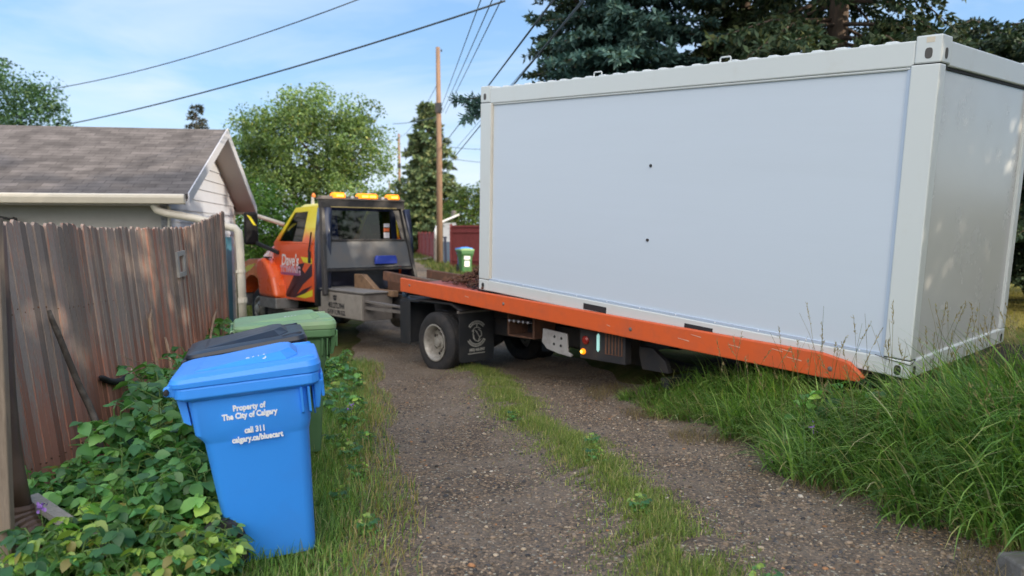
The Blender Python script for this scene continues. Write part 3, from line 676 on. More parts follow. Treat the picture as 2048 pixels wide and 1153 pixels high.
def build_tail():
    # rusty valve box with a row of levers
    b = MB().box(c(5.15, -.72, .72), c(5.19, -.30, 1.12)).box(c(5.19, -.72, .72), c(5.72, -.30, .74)).box(c(5.19, -.72, 1.10), c(5.72, -.30, 1.12)).box(c(5.70, -.72, .742), c(5.74, -.30, 1.098)).build('valve_box', RUST, truck, bevel=.006)
    cbox(MB(), 5.20, 5.69, -.71, -.66, .745, 1.095).build('box_back', DARK, b)
    for i in range(5):
        MB().tube([c(5.25 + i * .1, -.5, .93), c(5.25 + i * .1, -.28, .95)], .012, 6).lathe([(0, -.02), (.02, -.01), (.022, .01), (0, .025)], c(5.25 + i * .1, -.27, .952), (0, 1, 0), 10).build('control_lever', pbr('lever_pale', (.5, .5, .55), .3, .4), b)
    # pale wheel-lift plate with four holes
    P = [(4.78, .93), (4.80, .74), (4.70, .66), (4.48, .62), (4.25, .60), (4.22, .63), (4.30, .66), (4.32, .90)]
    pl = MB().prism([c(a, -.12, h) for a, h in P], (0, -.03, 0)).build('wheel_lift_plate', pbr('pale_steel', (.33, .32, .31), .5, dirt=(.18, .16, .15), dscale=6, damt=.7), truck, bevel=.008)
    hl = MB()
    for a, h in ((4.55, .84), (4.42, .83), (4.56, .74), (4.43, .73)): hl.lathe([(.02, 0), (.02, .004), (0, .004)], c(a, -.1205, h), (0, 1, 0), 10)
    build_split(hl, 'plate_hole', SEAM, pl)
    # tail light bar under the bed
    tb = cbox(MB(), 3.30, 4.06, -.22, -.10, .62, 1.02).build('tail_light_bar', DARK, truck, bevel=.01)
    cbox(MB(), 3.34, 3.62, -.10, -.094, .72, 1.0).build('ribbed_plate', RUST, tb)
    rb = MB()
    for i in range(5): cbox(rb, 3.36 + i * .052, 3.38 + i * .052, -.094, -.086, .73, .99)
    build_split(rb, 'plate_rib', DARK, tb)
    am = MB().lathe([(.036, 0), (.036, .02), (.025, .04), (0, .046)], c(3.99, -.10, .71), (0, 1, 0), 18).build('amber_marker', AMBER, tb)
    MB().lathe([(.02, .0465), (.014, .052), (0, .055)], c(3.99, -.10, .71), (0, 1, 0), 12).build('lamp_core', AMBERCORE, am)
    MB().lathe([(.055, 0), (.055, .02), (.035, .035), (0, .04)], c(3.95, -.10, .86), (0, 1, 0), 18).build('red_marker', REDLENS, tb)
    w = MB()
    w.prism([c(3.735 + a, -.10, h) for a, h in ((-.02, .76), (0, .735), (.02, .76), (.02, .94), (0, .965), (-.02, .94))], (0, .014, 0))
    w.build('white_work_light', WHITELED, tb)
    MB().prism([c(3.25, -.3, .72), c(3.25, -.3, .84), c(3.05, -.3, .84), (c(2.85, -.3, .70)), c(2.80, -.3, .56), c(3.2, -.3, .56)], (0, -.08, 0)).build('stinger_foot', DARK, truck, bevel=.01)
    MB().bar(c(2.7, -1.2, .40), c(5.5, -1.2, .62), .16, .16).bar(c(2.85, -2.0, .44), c(2.85, -.3, .44), .12, .12).build('wheel_lift_boom', DARK, truck)
build_tail()
def paintmat():
    m, n, l, b = nt('cab_fade_paint'); b.inputs['Roughness'].default_value = .28; b.inputs['Coat Weight'].default_value = .5
    tc = n.new('ShaderNodeTexCoord'); sp = n.new('ShaderNodeSeparateXYZ'); l.new(tc.outputs['Object'], sp.inputs[0])
    nz = n.new('ShaderNodeTexNoise'); nz.inputs['Scale'].default_value = 3; nz.inputs['Detail'].default_value = 4; l.new(tc.outputs['Object'], nz.inputs['Vector'])
    mm = n.new('ShaderNodeMath'); mm.operation = 'MULTIPLY_ADD'; mm.inputs[1].default_value = .35; l.new(nz.outputs[0], mm.inputs[0]); l.new(sp.outputs[2], mm.inputs[2])
    mr = n.new('ShaderNodeMapRange'); mr.inputs[1].default_value = 2.25; mr.inputs[2].default_value = 2.55; l.new(mm.outputs[0], mr.inputs[0])
    mx = n.new('ShaderNodeMix'); mx.data_type = 'RGBA'; mx.inputs[6].default_value = (.80, .115, .025, 1); mx.inputs[7].default_value = (.80, .68, .02, 1)
    l.new(mr.outputs[0], mx.inputs[0]); l.new(mx.outputs[2], b.inputs['Base Color']); return m
CABP = paintmat()
def build_cab():
    VL, VRt = -.10, -2.10
    cab = MB()
    for s, v in ((1, VL), (-1, VRt)):
        cab.prism([c(11.45, v, .82), c(13.0, v, .80), c(13.5, v, 1.3), c(13.55, v, 2.03), c(11.45, v, 2.0)], (0, -s * .05, 0))
        vt = v - s * .11
        o = [c(11.45, v, 2.002), c(13.55, v, 2.032), c(12.62, vt, 2.775), c(11.50, vt, 2.80)]
        i = [c(12.13, v - s * .005, 2.05), c(13.30, v - s * .005, 2.06), c(12.66, vt + s * .012, 2.665), c(12.03, vt + s * .012, 2.68)]
        cab.ring(o, i, (0, -s * .05, 0))
    C_ = cab.build('cab_side', CABP, truck, bevel=.012)
    MB().hexa([c(11.47, -.22, 2.765), c(11.47, -1.98, 2.765), c(12.60, -1.98, 2.745), c(12.60, -.22, 2.745), c(11.52, -.30, 2.85), c(11.52, -1.9, 2.85), c(12.40, -1.9, 2.845), c(12.40, -.30, 2.845)]).build('roof', CABP, truck, bevel=.04, seg=3)
    g = MB()
    for s, v in ((1, VL), (-1, VRt)):
        vt = v - s * .11
        g.add([c(12.13, v - s * .03, 2.05), c(13.30, v - s * .03, 2.06), c(12.66, vt - s * .012, 2.665), c(12.03, vt - s * .012, 2.68)], [(0, 1, 2, 3)])
        g.build('side_window', DKGLASS, truck); g = MB()
    MB().add([c(13.5, -.16, 2.05), c(13.5, -2.04, 2.05), c(12.64, -1.96, 2.755), c(12.64, -.24, 2.755)], [(0, 1, 2, 3)]).build('windscreen', DKGLASS, truck)
    MB().ring([c(11.45, -.15, 1.0), c(11.45, -2.05, 1.0), c(11.49, -1.98, 2.79), c(11.49, -.22, 2.79)], [c(11.45, -.32, 2.06), c(11.45, -1.88, 2.06), c(11.47, -1.84, 2.70), c(11.47, -.36, 2.70)], (.03, 0, 0)).build('cab_back', NAVY, truck)
    MB().add([c(11.48, -.32, 2.06), c(11.48, -1.88, 2.06), c(11.49, -1.84, 2.70), c(11.49, -.36, 2.70)], [(0, 1, 2, 3)]).build('rear_window', DKGLASS, truck)
    st = MB()
    for i, (h0, h1) in enumerate(((2.36, 2.44), (2.27, 2.34), (2.13, 2.25))):
        m = (pbr('sticker_white', (.7, .68, .72), .5), pbr('sticker_red', (.7, .16, .06), .5), pbr('sticker_white', (.7, .68, .72), .5))[i]
        MB().box(c(11.442, -1.80, h0), c(11.446, -1.66, h1)).build('window_sticker', m, truck)
    inn = MB().box(c(11.5, -2.04, .86), c(13.4, -.16, .92)).box(c(13.38, -2.04, .92), c(13.5, -.16, 2.03)).box(c(13.0, -2.0, 1.75), c(13.45, -.2, 2.02)).build('cab_interior', DARK, truck)
    for v in (-.62, -1.58):
        MB().box(c(11.95, v - .24, 1.2), c(12.5, v + .24, 1.45)).hexa([c(11.75, v - .24, 1.45), c(11.95, v - .24, 1.45), c(11.95, v + .24, 1.45), c(11.75, v + .24, 1.45), c(11.62, v - .2, 2.2), c(11.76, v - .2, 2.2), c(11.76, v + .2, 2.2), c(11.62, v + .2, 2.2)]).hexa([c(11.6, v - .12, 2.22), c(11.7, v - .12, 2.22), c(11.7, v + .12, 2.22), c(11.6, v + .12, 2.22), c(11.6, v - .1, 2.42), c(11.68, v - .1, 2.42), c(11.68, v + .1, 2.42), c(11.6, v + .1, 2.42)]).build('seat', pbr('seat_cloth', (.03, .03, .035), .9), truck, bevel=.03)
    MB().lathe([(.20, -.015), (.215, 0), (.20, .015), (.185, 0)], c(12.95, -.62, 2.02), (.8, 0, .6), 24, close=True).build('steering_wheel', DARK, truck)
    MB().hexa([c(11.55, -.66, 2.05), c(11.63, -.66, 2.05), c(11.63, -.46, 2.05), c(11.55, -.46, 2.05), c(11.55, -.62, 2.60), c(11.60, -.62, 2.60), c(11.60, -.48, 2.60), c(11.55, -.48, 2.60)]).build('blue_jacket', pbr('jacket_blue', (.03, .09, .55), .9), truck, bevel=.03)
    # door skin with graphics
    d = MB().prism([c(11.64, VL + .006, .86), c(12.97, VL + .006, .84), c(13.40, VL + .006, 1.30), c(13.46, VL + .006, 1.975), c(11.64, VL + .006, 1.965)], (0, -.006, 0)).build('door', CABP, truck)
    MB().prism([c(11.70, VL, 1.62), c(11.70, VL, 1.86), c(11.78, VL, 1.86), c(11.80, VL, 1.62)], (0, .035, 0)).bar(c(11.76, VL + .03, 1.84), c(11.62, VL + .03, 2.25), .03, .03).build('door_handle', SEAM, d, bevel=.01)
    e = VL + .0065
    def dec(name, polys, m, dz=0):
        q = MB()
        for p in polys: q.prism([c(u, e + dz, h) for u, h in p], (0, .0015, 0))
        return build_split(q, name, m, d)
    dec('dark_slash', [[(11.66, 1.62), (11.66, 1.36), (12.1, 1.16), (12.5, .86), (12.98, .86), (12.55, 1.10), (12.2, 1.46), (12.25, 1.56), (12.0, 1.40)], [(12.0, 1.62), (12.28, 1.58), (12.98, .90), (12.70, .87), (12.3, 1.25)], [(11.66, 1.16), (12.1, 1.05), (12.6, .86), (12.2, .88)]], pbr('graphic_dark', (.035, .02, .03), .4))
    dec('yellow_slash', [[(11.65, 1.08), (12.0, .98), (12.45, .88), (12.0, .88), (11.66, .94)], [(11.66, 1.72), (12.18, 1.74), (12.05, 1.63), (11.66, 1.60)]], YELLOW, .0016)
    Md = lambda u, h: frame(c(u, e + .0034, h), (-1, 0, .0), (0, 0, 1))
    text_obj('door_lettering', "Dave's", .34, Md(12.72, 1.645), WHITEP, d, bold=.006, sx=.95, shear=.2)
    text_obj('door_lettering', 'TOWING', .25, Md(12.70, 1.43), pbr('print_pink', (.62, .42, .52), .5), d, bold=.010, sx=.95)
    dec('lettering_fade', [[(12.22, 1.39), (13.2, 1.39), (13.18, 1.335), (12.24, 1.335)]], PURPLEP, .0045)
    # hood, grille, fenders, bumper
    def sec(u, v0, v1, h0, h1, r):
        return [c(u, p[0], p[1]) for p in rrect(v0, v1, h0, h1, 0, r, 4)]
    MB().loft([sec(13.52, -1.98, -.22, 1.0, 2.03, .12), sec(14.2, -1.90, -.30, .95, 1.97, .16), sec(14.8, -1.82, -.38, .9, 1.86, .2), sec(15.15, -1.76, -.44, .85, 1.70, .2), sec(15.32, -1.72, -.48, .8, 1.45, .18)]).build('hood', CABOR, truck, smooth=True)
    MB().box(c(15.32, -1.68, .85), c(15.36, -.52, 1.36)).build('grille', GUARD, truck)
    MB().box(c(15.2, -2.2, .50), c(15.5, -.0, .82)).build('front_bumper', CHROME, truck, bevel=.04)
    arc_ = [(14.46 + .70 * math.cos(R_(a)), .55 + .72 * math.sin(R_(a))) for a in range(22, 159, 8)]
    for s, v in ((1, .045), (-1, -2.245)):
        P = [(15.14, .82)] + [p for p in arc_] + [(13.80, .83), (12.93, .83), (12.98, 1.10), (13.22, 1.42), (13.55, 1.60), (13.95, 1.66), (14.6, 1.64), (15.1, 1.52), (15.32, 1.25), (15.34, .82)]
        f = MB().prism([c(a, v, h) for a, h in P], (0, -s * .50, 0)).build('fender', CABOR, truck, bevel=.07, seg=4)
        MB().prism([c(a, v + s * .13, h) for a, h in ((12.90, .83), (13.80, .83), (13.86, 1.15), (13.98, 1.50), (13.86, 1.66), (13.60, 1.70), (13.34, 1.56), (13.08, 1.28))], (0, -s * .3, 0)).build('fender_flare', CABOR, truck, bevel=.09, seg=5)
        MB().prism([c(12.93, v + s * .10, .60), c(12.93, v + s * .10, .825), c(13.80, v + s * .10, .825), c(13.86, v + s * .10, .60)], (0, -s * .52, 0)).build('silver_skirt', CHROME, truck, bevel=.015)
        MB().box(c(15.2, v - s * .32, 1.02), c(15.36, v - s * .06, 1.22)).build('headlight', pbr('headlight_glass', (.7, .7, .68), .1), f, bevel=.02)
        MB().prism([c(14.2, v + s * .001, 1.55), c(14.75, v + s * .001, 1.48), c(15.25, v + s * .001, 1.20), c(14.6, v + s * .001, 1.38)], (0, s * .002, 0)).build('fender_flash', YELLOW, f)
        MB().box(c(13.42, v - s * .04, 1.69), c(13.72, v + s * .04, 1.715)).build('fender_vent', SEAM, f)
        cbox(MB(), 11.62, 13.90, v - s * .12, v - s * .6, .36, .56).box(c(11.7, min(v - s * .08, v - s * .5), .565), c(13.0, max(v - s * .08, v - s * .5), .60)).build('side_step', DUSTY if s > 0 else DARK, truck, bevel=.01)
    # mirror on its arm
    for s, v in ((1, .27), (-1, -2.47)):
        m_ = MB().hexa([c(13.84, v - .16, 1.98), c(13.99, v - .14, 1.98), c(13.99, v + .14, 1.98), c(13.84, v + .16, 1.98), c(13.84, v - .15, 2.70), c(13.98, v - .13, 2.70), c(13.98, v + .13, 2.70), c(13.84, v + .15, 2.70)]).build('side_mirror', pbr('mirror_black', (.008, .008, .010), .5, spec=.2), truck, bevel=.045, seg=3)
        MB().bar(c(13.25, v - s * .36, 1.80), c(13.88, v - s * .1, 2.02), .07, .08).bar(c(13.28, v - s * .36, 1.66), c(13.28, v - s * .36, 1.92), .06, .06).build('mirror_arm', SEAM, m_, bevel=.012)
        MB().prism([c(13.8385, v + .02, 2.60), c(13.8385, v + .11, 2.64), c(13.8385, v - .03, 2.42), c(13.8385, v - .10, 2.40)], (-.002, 0, 0)).build('mirror_sticker', YELLOW, m_)
    MB().tube([c(12.1, -.35, 2.83), c(12.1, -.35, 3.0)], [.04, .03], 10).build('roof_beacon', pbr('beacon_clear', (.5, .5, .48), .3), truck)
    # curved side fairing behind the cab
    for s, v in ((1, 0.0), (-1, -2.2)):
        rings = []
        for h, k in ((.78, 0), (1.4, .0), (2.2, .03), (2.74, .10)):
            vv = v - s * k
            pl = [(11.56, -.10), (11.42, -.02), (11.2, .0), (11.02, -.05), (10.94 + k * 1.2, -.14), (10.97 + k * 1.2, -.17), (11.06, -.09), (11.2, -.05), (11.4, -.07), (11.54, -.14)]
            rings.append([c(a, vv + s * b, h) for a, b in pl])
        MB().loft(rings).build('side_fairing', NAVY, truck, smooth=True)
build_cab()
def build_guard():
    uu = lambda h: 11.2 - .4 * (2.8 - h) / 1.68
    vl = lambda h: -.10 + .16 * (2.8 - h) / 1.68
    vr = lambda h: -1.93 - .13 * (2.8 - h) / 1.68
    g = MB()
    for vf in (vl, vr): g.bar(c(uu(2.86), vf(2.86), 2.86), c(uu(1.02), vf(1.02), 1.02), .075, .11, up=(1, 0, .2))
    g.box(c(11.12, -1.98, 2.74), c(11.26, -.05, 2.90))
    g.bar(c(uu(2.09), vl(2.09), 2.09), c(uu(2.09), vr(2.09), 2.09), .05, .04); g.bar(c(uu(1.5), vl(1.5), 1.5), c(uu(1.5), vr(1.5), 1.5), .06, .05)
    for vf, s in ((vl, 1), (vr, -1)):   # inner gusset strips that narrow the window
        g.add([c(uu(2.74) + .01, vf(2.74) - s * .03, 2.74), c(uu(2.74) + .01, vf(2.74) - s * .20, 2.74), c(uu(2.1) + .01, vf(2.1) - s * .12, 2.1), c(uu(2.1) + .01, vf(2.1) - s * .03, 2.1)], [(0, 1, 2, 3)])
    go = g.build('cab_guard', GUARD, truck, bevel=.008)
    MB().bar(c(11.115, -.25, 2.755), c(11.115, -1.78, 2.755), .012, .018).build('guard_strip', pbr('strip_brass', (.35, .28, .12), .5), go)
    pn = MB().hexa([c(uu(1.54), vl(1.54), 1.54), c(uu(1.54), vr(1.54), 1.54), c(uu(1.54) + .02, vr(1.54), 1.54), c(uu(1.54) + .02, vl(1.54), 1.54), c(uu(2.07), vl(2.07), 2.07), c(uu(2.07), vr(2.07), 2.07), c(uu(2.07) + .02, vr(2.07), 2.07), c(uu(2.07) + .02, vl(2.07), 2.07)])
    pn.build('guard_panel', pbr('guard_panel_grey', (.075, .08, .088), .45, dirt=(.12, .10, .085), dscale=3, damt=.6), truck)
    # light bar
    lb = MB().box(c(11.10, -1.98, 2.902), c(11.30, -.02, 2.935)).box(c(11.14, -1.94, 2.935), c(11.28, -.06, 2.975)).build('light_bar', DUSTY, truck, bevel=.008)
    for v, w in ((-.45, .135), (-1.02, .13), (-1.20, .13), (-1.72, .135)):
        lm = MB().loft([[c(11.06 if k < 0 else 11.3, v, 3.0)] for k in ()] or [[c(p[1] + 11.19, v + p[0], 2.94) for p in rrect(-w, w, -.10, .10, 0, .04, 3)], [c(p[1] + 11.19, v + p[0], 3.01) for p in rrect(-w, w, -.10, .10, 0, .04, 3)], [c(p[1] + 11.19, v + p[0], 3.045) for p in rrect(-w * .8, w * .8, -.07, .07, 0, .03, 3)]]).build('amber_lamp', AMBER, lb)
        MB().box(c(11.0875, v - w * .55, 2.965), c(11.0895, v + w * .55, 3.0)).build('lamp_core', AMBERCORE, lm)
    for v in (-.75, -1.46): MB().lathe([(.035, 0), (.035, .02), (0, .03)], c(11.14, v, 2.955), (-1, 0, 0), 12).build('work_lamp', pbr('lamp_clear', (.65, .65, .62), .2), lb)
    MB().lathe([(.035, 0), (.04, .04), (.02, .08), (0, .085)], c(11.3, .02, 2.94), (0, 0, 1), 12).build('side_marker', pbr('marker_orange', (.7, .2, .04), .4), lb)
build_guard()
# things lying on the deck / behind the guard
def on_deck(name, label, cat, mb, mat, **kw): return tag(mb.build(name, mat, **kw), label, cat)
def wbd(x, y, z): return TW + RB @ Vector((x, y, z))
def chain_pile():
    rs = np.random.RandomState(3); mb = MB(); t = np.linspace(0, 2 * math.pi, 9)[:-1]
    p = np.array([7.2, -1.0, 0.]); ang = 0
    for i in range(330):
        ang += rs.uniform(-.9, .9); p = p + np.array([math.cos(ang), math.sin(ang), 0]) * .055
        if abs(p[0] - 7.2) > .6 or abs(p[1] + 1.0) > .5: p[:2] = np.array([7.2, -1.0]) + rs.uniform(-.35, .35, 2); ang = rs.uniform(0, 6.3)
        hgt = .26 * math.exp(-((p[0] - 7.1) / .45) ** 2 - ((p[1] + 1.0) / .35) ** 2) * rs.uniform(.2, 1.1)
        q = Matrix.Rotation(ang, 3, 'Z') @ Matrix.Rotation(rs.uniform(-.5, .5), 3, 'Y') @ Matrix.Rotation((i % 2) * 1.5 + rs.uniform(-.3, .3), 3, 'X')
        pts = [wbd(*(Vector((p[0], p[1], -.135 + .02 + hgt)) + q @ Vector((.046 * math.cos(a), .026 * math.sin(a), 0)))) for a in t] 
        pts.append(pts[0]); mb.tube(pts, .010, 4, caps=False)
    tag(mb.build('tie_down_chain', RUST), 'tangled heap of rusty tie-down chain lying on the front of the truck deck', 'chain')
chain_pile()
def sack():
    rs = np.random.RandomState(9); mb = MB(); rings = []
    for k in range(7):
        z = k / 6; r = (.30 * (1 - z) ** .45 + .03); rings.append([wbd(6.42 + (r * 1.0) * math.cos(a) * (1 + .15 * rs.randn() * .5), -.62 + r * .8 * math.sin(a), -.14 + .02 + .20 * z + .015 * rs.randn()) for a in np.linspace(0, 2 * math.pi, 15)[:-1]])
    mb.loft(rings); tag(mb.build('black_tarp', pbr('tarp_black', (.016, .018, .026), .45), smooth=True), 'crumpled black tarp bundle on the deck against the front of the white container', 'tarp')
    m2 = MB()
    for s in range(5):
        pts = []; q = np.array([6.75 + .1 * s, -.35 - .05 * s]); a = rs.uniform(2, 4)
        for k in range(12): a += rs.uniform(-.6, .6); q = q + .06 * np.array([math.cos(a + 1.5), math.sin(a + 1.5)]); pts.append(wbd(q[0], q[1], -.125 + .03 * abs(math.sin(k))))
        for a_, b_ in zip(pts[:-1], pts[1:]): m2.bar(a_, b_, .05, .006)
    tag(m2.build('ratchet_strap', pbr('strap_dark', (.03, .028, .03), .8)), 'loose dark ratchet strap snaking across the deck beside the chain', 'strap')
sack()
tb_ = MB(); q0 = TI @ c(10.93, -1.38, 1.56)
tb_.loft([[TI @ c(10.87 + .06 * h + p[1], -1.36 + p[0], 1.60 + h) for p in rrect(-.26 + .03 * (h > .1), .26 - .03 * (h > .1), -.04, .04, 0, .03, 3)] for h in (0, .1, .17)])
tag(tb_.build('blue_tote', pbr('tote_blue', (.015, .04, .30), .5), bevel=.01), 'blue plastic tote hung on the grey panel of the black cab guard', 'tote')

# ------------------------------------------------------------------ garage
def build_garage():
    gd = Vector((-.155, .988, 0)).normalized(); pd = Vector((-gd.y, gd.x, 0))      # along the gable, away to the left along the eave
    E1 = Vector((-5.15, 12.0, 0)); zb = -.45
    root = empty('garage', E1 + gd * 3 + pd * 4 + Vector((0, 0, zb)))
    tag(root, 'white sided garage with grey shingle gable roof, cream gutter and downspout', 'garage')
    O = E1 - Vector(root.location); O.z = 0
    def P(a, b, z): return O + gd * a + pd * b + Vector((0, 0, z - zb))     # a across the gable, b along the eave, z absolute
    Wd, Ln, ze, zr, oh = 6.0, 9.0, 2.34, 3.76, .42
    sl = (zr - ze) / (Wd / 2)
    # roof slabs with uv in metres
    for s in (0, 1):
        a0, a1 = (0, Wd / 2) if s == 0 else (Wd, Wd / 2)
        lo, hi = ze, zr; Lr = math.hypot(Wd / 2, zr - ze)
        V = [P(a0, 0, lo), P(a0, Ln, lo), P(a1, Ln, hi), P(a1, 0, hi)]; dn = Vector((0, 0, -.05))
        V = V + [v + dn for v in V]
        F = [(0, 3, 2, 1) if s == 0 else (0, 1, 2, 3), (4, 5, 6, 7), (0, 1, 5, 4), (2, 3, 7, 6), (1, 2, 6, 5), (3, 0, 4, 7)]
        o = mesh_obj('roof', V, F, shinglemat() if s == 0 else bpy.data.materials['shingles'], root)
        uv = o.data.uv_layers.new(name='UVMap'); co = {0: (0, 0), 1: (Ln, 0), 2: (Ln, Lr), 3: (0, Lr)}
        for pl in o.data.polygons:
            for li in pl.loop_indices:
                vi = o.data.loops[li].vertex_index % 4; uv.data[li].uv = co[vi]
        # rake board and soffit under the overhang
        MB().prism([P(a0, -.012, lo + .02), P(a1, -.012, hi + .02), P(a1, -.012, hi - .17), P(a0, -.012, lo - .17)], -pd * .022).build('rake_board', pbr('rake_grey', (.50, .50, .53), .5), root)
        MB().prism([P(a0, .0, lo - .09), P(a1, .0, hi - .09), P(a1, oh, hi - .09), P(a0, oh, lo - .09)], (0, 0, -.02)).build('soffit', SOFFIT, root)
        MB().prism([P(a0, oh, lo - .16), P(a0 + (oh if s == 0 else -oh), oh, lo - .16), P(a0 + (oh if s == 0 else -oh), Ln, lo - .16), P(a0, Ln, lo - .16)], (0, 0, -.015)).build('eave_soffit', SOFFIT, root)
        # gutter along the eave
        sg = -1 if s == 0 else 1
        pr = [(0, -.02), (.10, -.0), (.125, -.02), (.125, -.06), (.09, -.15), (.0, -.16)]
        MB().prism([P(a0 + sg * p, .02, lo + z) for p, z in pr], pd * (Ln - .04)).build('gutter', CREAM, root, bevel=.006)
    # walls: grey rendered long wall, lapped siding on the gable
    MB().prism([P(oh, oh, zb), P(oh, Ln - .3, zb), P(oh, Ln - .3, ze - .15), P(oh, oh, ze - .15)], gd * .12).build('wall', GREIGE, root)
    MB().prism([P(Wd - oh, oh, zb), P(Wd - oh, Ln - .3, zb), P(Wd - oh, Ln - .3, ze - .15), P(Wd - oh, oh, ze - .15)], -gd * .12).build('wall', SIDING, root)
    sd = MB(); z = zb; h = .215; n = 0
    while z < zr - .1:
        z1 = min(z + h, zr - .08)
        def ext(zz):
            m = max(0, (zz - (ze - .12)) / sl); return oh + max(0, m - oh), Wd - oh - max(0, m - oh)
        l0, r0 = ext(z); l1, r1 = ext(z1)
        if r0 > l0 + .02:
            sd.hexa([P(l0, oh - .026, z), P(r0, oh - .026, z), P(r0, oh + .10, z), P(l0, oh + .10, z), P(l1, oh - .006, z1), P(max(r1, l1 + .01), oh - .006, z1), P(max(r1, l1 + .01), oh + .10, z1), P(l1, oh + .10, z1)])
        z = z1; n += 1
    sd.build('gable_wall', SIDING, root)
    MB().prism([P(oh - .02, oh - .034, zb), P(oh + .09, oh - .034, zb), P(oh + .09, oh - .034, ze - .17), P(oh - .02, oh - .034, ze - .17)], pd * .03).build('corner_trim', CREAM, root)
    MB().prism([P(Wd - oh - .09, oh - .036, zb), P(Wd - oh + .02, oh - .036, zb), P(Wd - oh + .02, oh - .036, ze - .17), P(Wd - oh - .09, oh - .036, ze - .17)], pd * .03).build('corner_trim', CREAM, root)
    dr = MB().prism([P(4.1, oh - .03, zb + .05), P(5.0, oh - .03, zb + .05), P(5.0, oh - .03, zb + 2.1), P(4.1, oh - .03, zb + 2.1)], -pd * .03).build('door', TEAL, root)
    MB().lathe([(0, .06), (.03, .045), (.03, .02), (.015, 0)], P(4.2, oh - .06, zb + 1.05), -pd, 10).build('handle', CHROME, dr)
    # downspout: out of the gutter, across towards the fence end, then down beside it
    q = lambda px, py, Y: at(px, py, Y) - Vector(root.location)
    pts = [q(309, 404, 12.0), q(309, 412, 12.0), q(314, 420, 12.02), q(330, 426, 12.05), q(390, 437, 12.15), q(452, 453, 12.25), q(470, 457, 12.28), q(477, 465, 12.28), q(479, 480, 12.28), q(483, 560, 12.28), q(487, 660, 12.28)]
    MB().tube(pts, .064, 10).build('downspout', CREAM, root, smooth=True)
    build_split(MB().tube([q(481.5, 541, 12.28), q(481.8, 546, 12.28)], .078, 10).tube([q(485, 596, 12.28), q(485.5, 606, 12.28)], .075, 10), 'pipe_collar', CREAM, root)
    e2 = P(Wd + .06, .1, ze - .13); MB().tube([e2, e2 + Vector((.12, .0, -.06)), e2 + Vector((.75, .05, -.27))], .05, 8).build('downspout', CREAM, root, smooth=True)
    # a bracket on the shaded wall
    MB().tube([P(oh - .0, 3.0, 1.98), P(oh - .12, 2.95, 1.99), P(oh - .14, 2.7, 1.94)], .02, 6).lathe([(0, -.05), (.045, -.02), (.045, .03), (0, .05)], P(oh - .14, 2.66, 1.93), (0, 0, 1), 10).build('wall_bracket', SEAM, root)
build_garage()

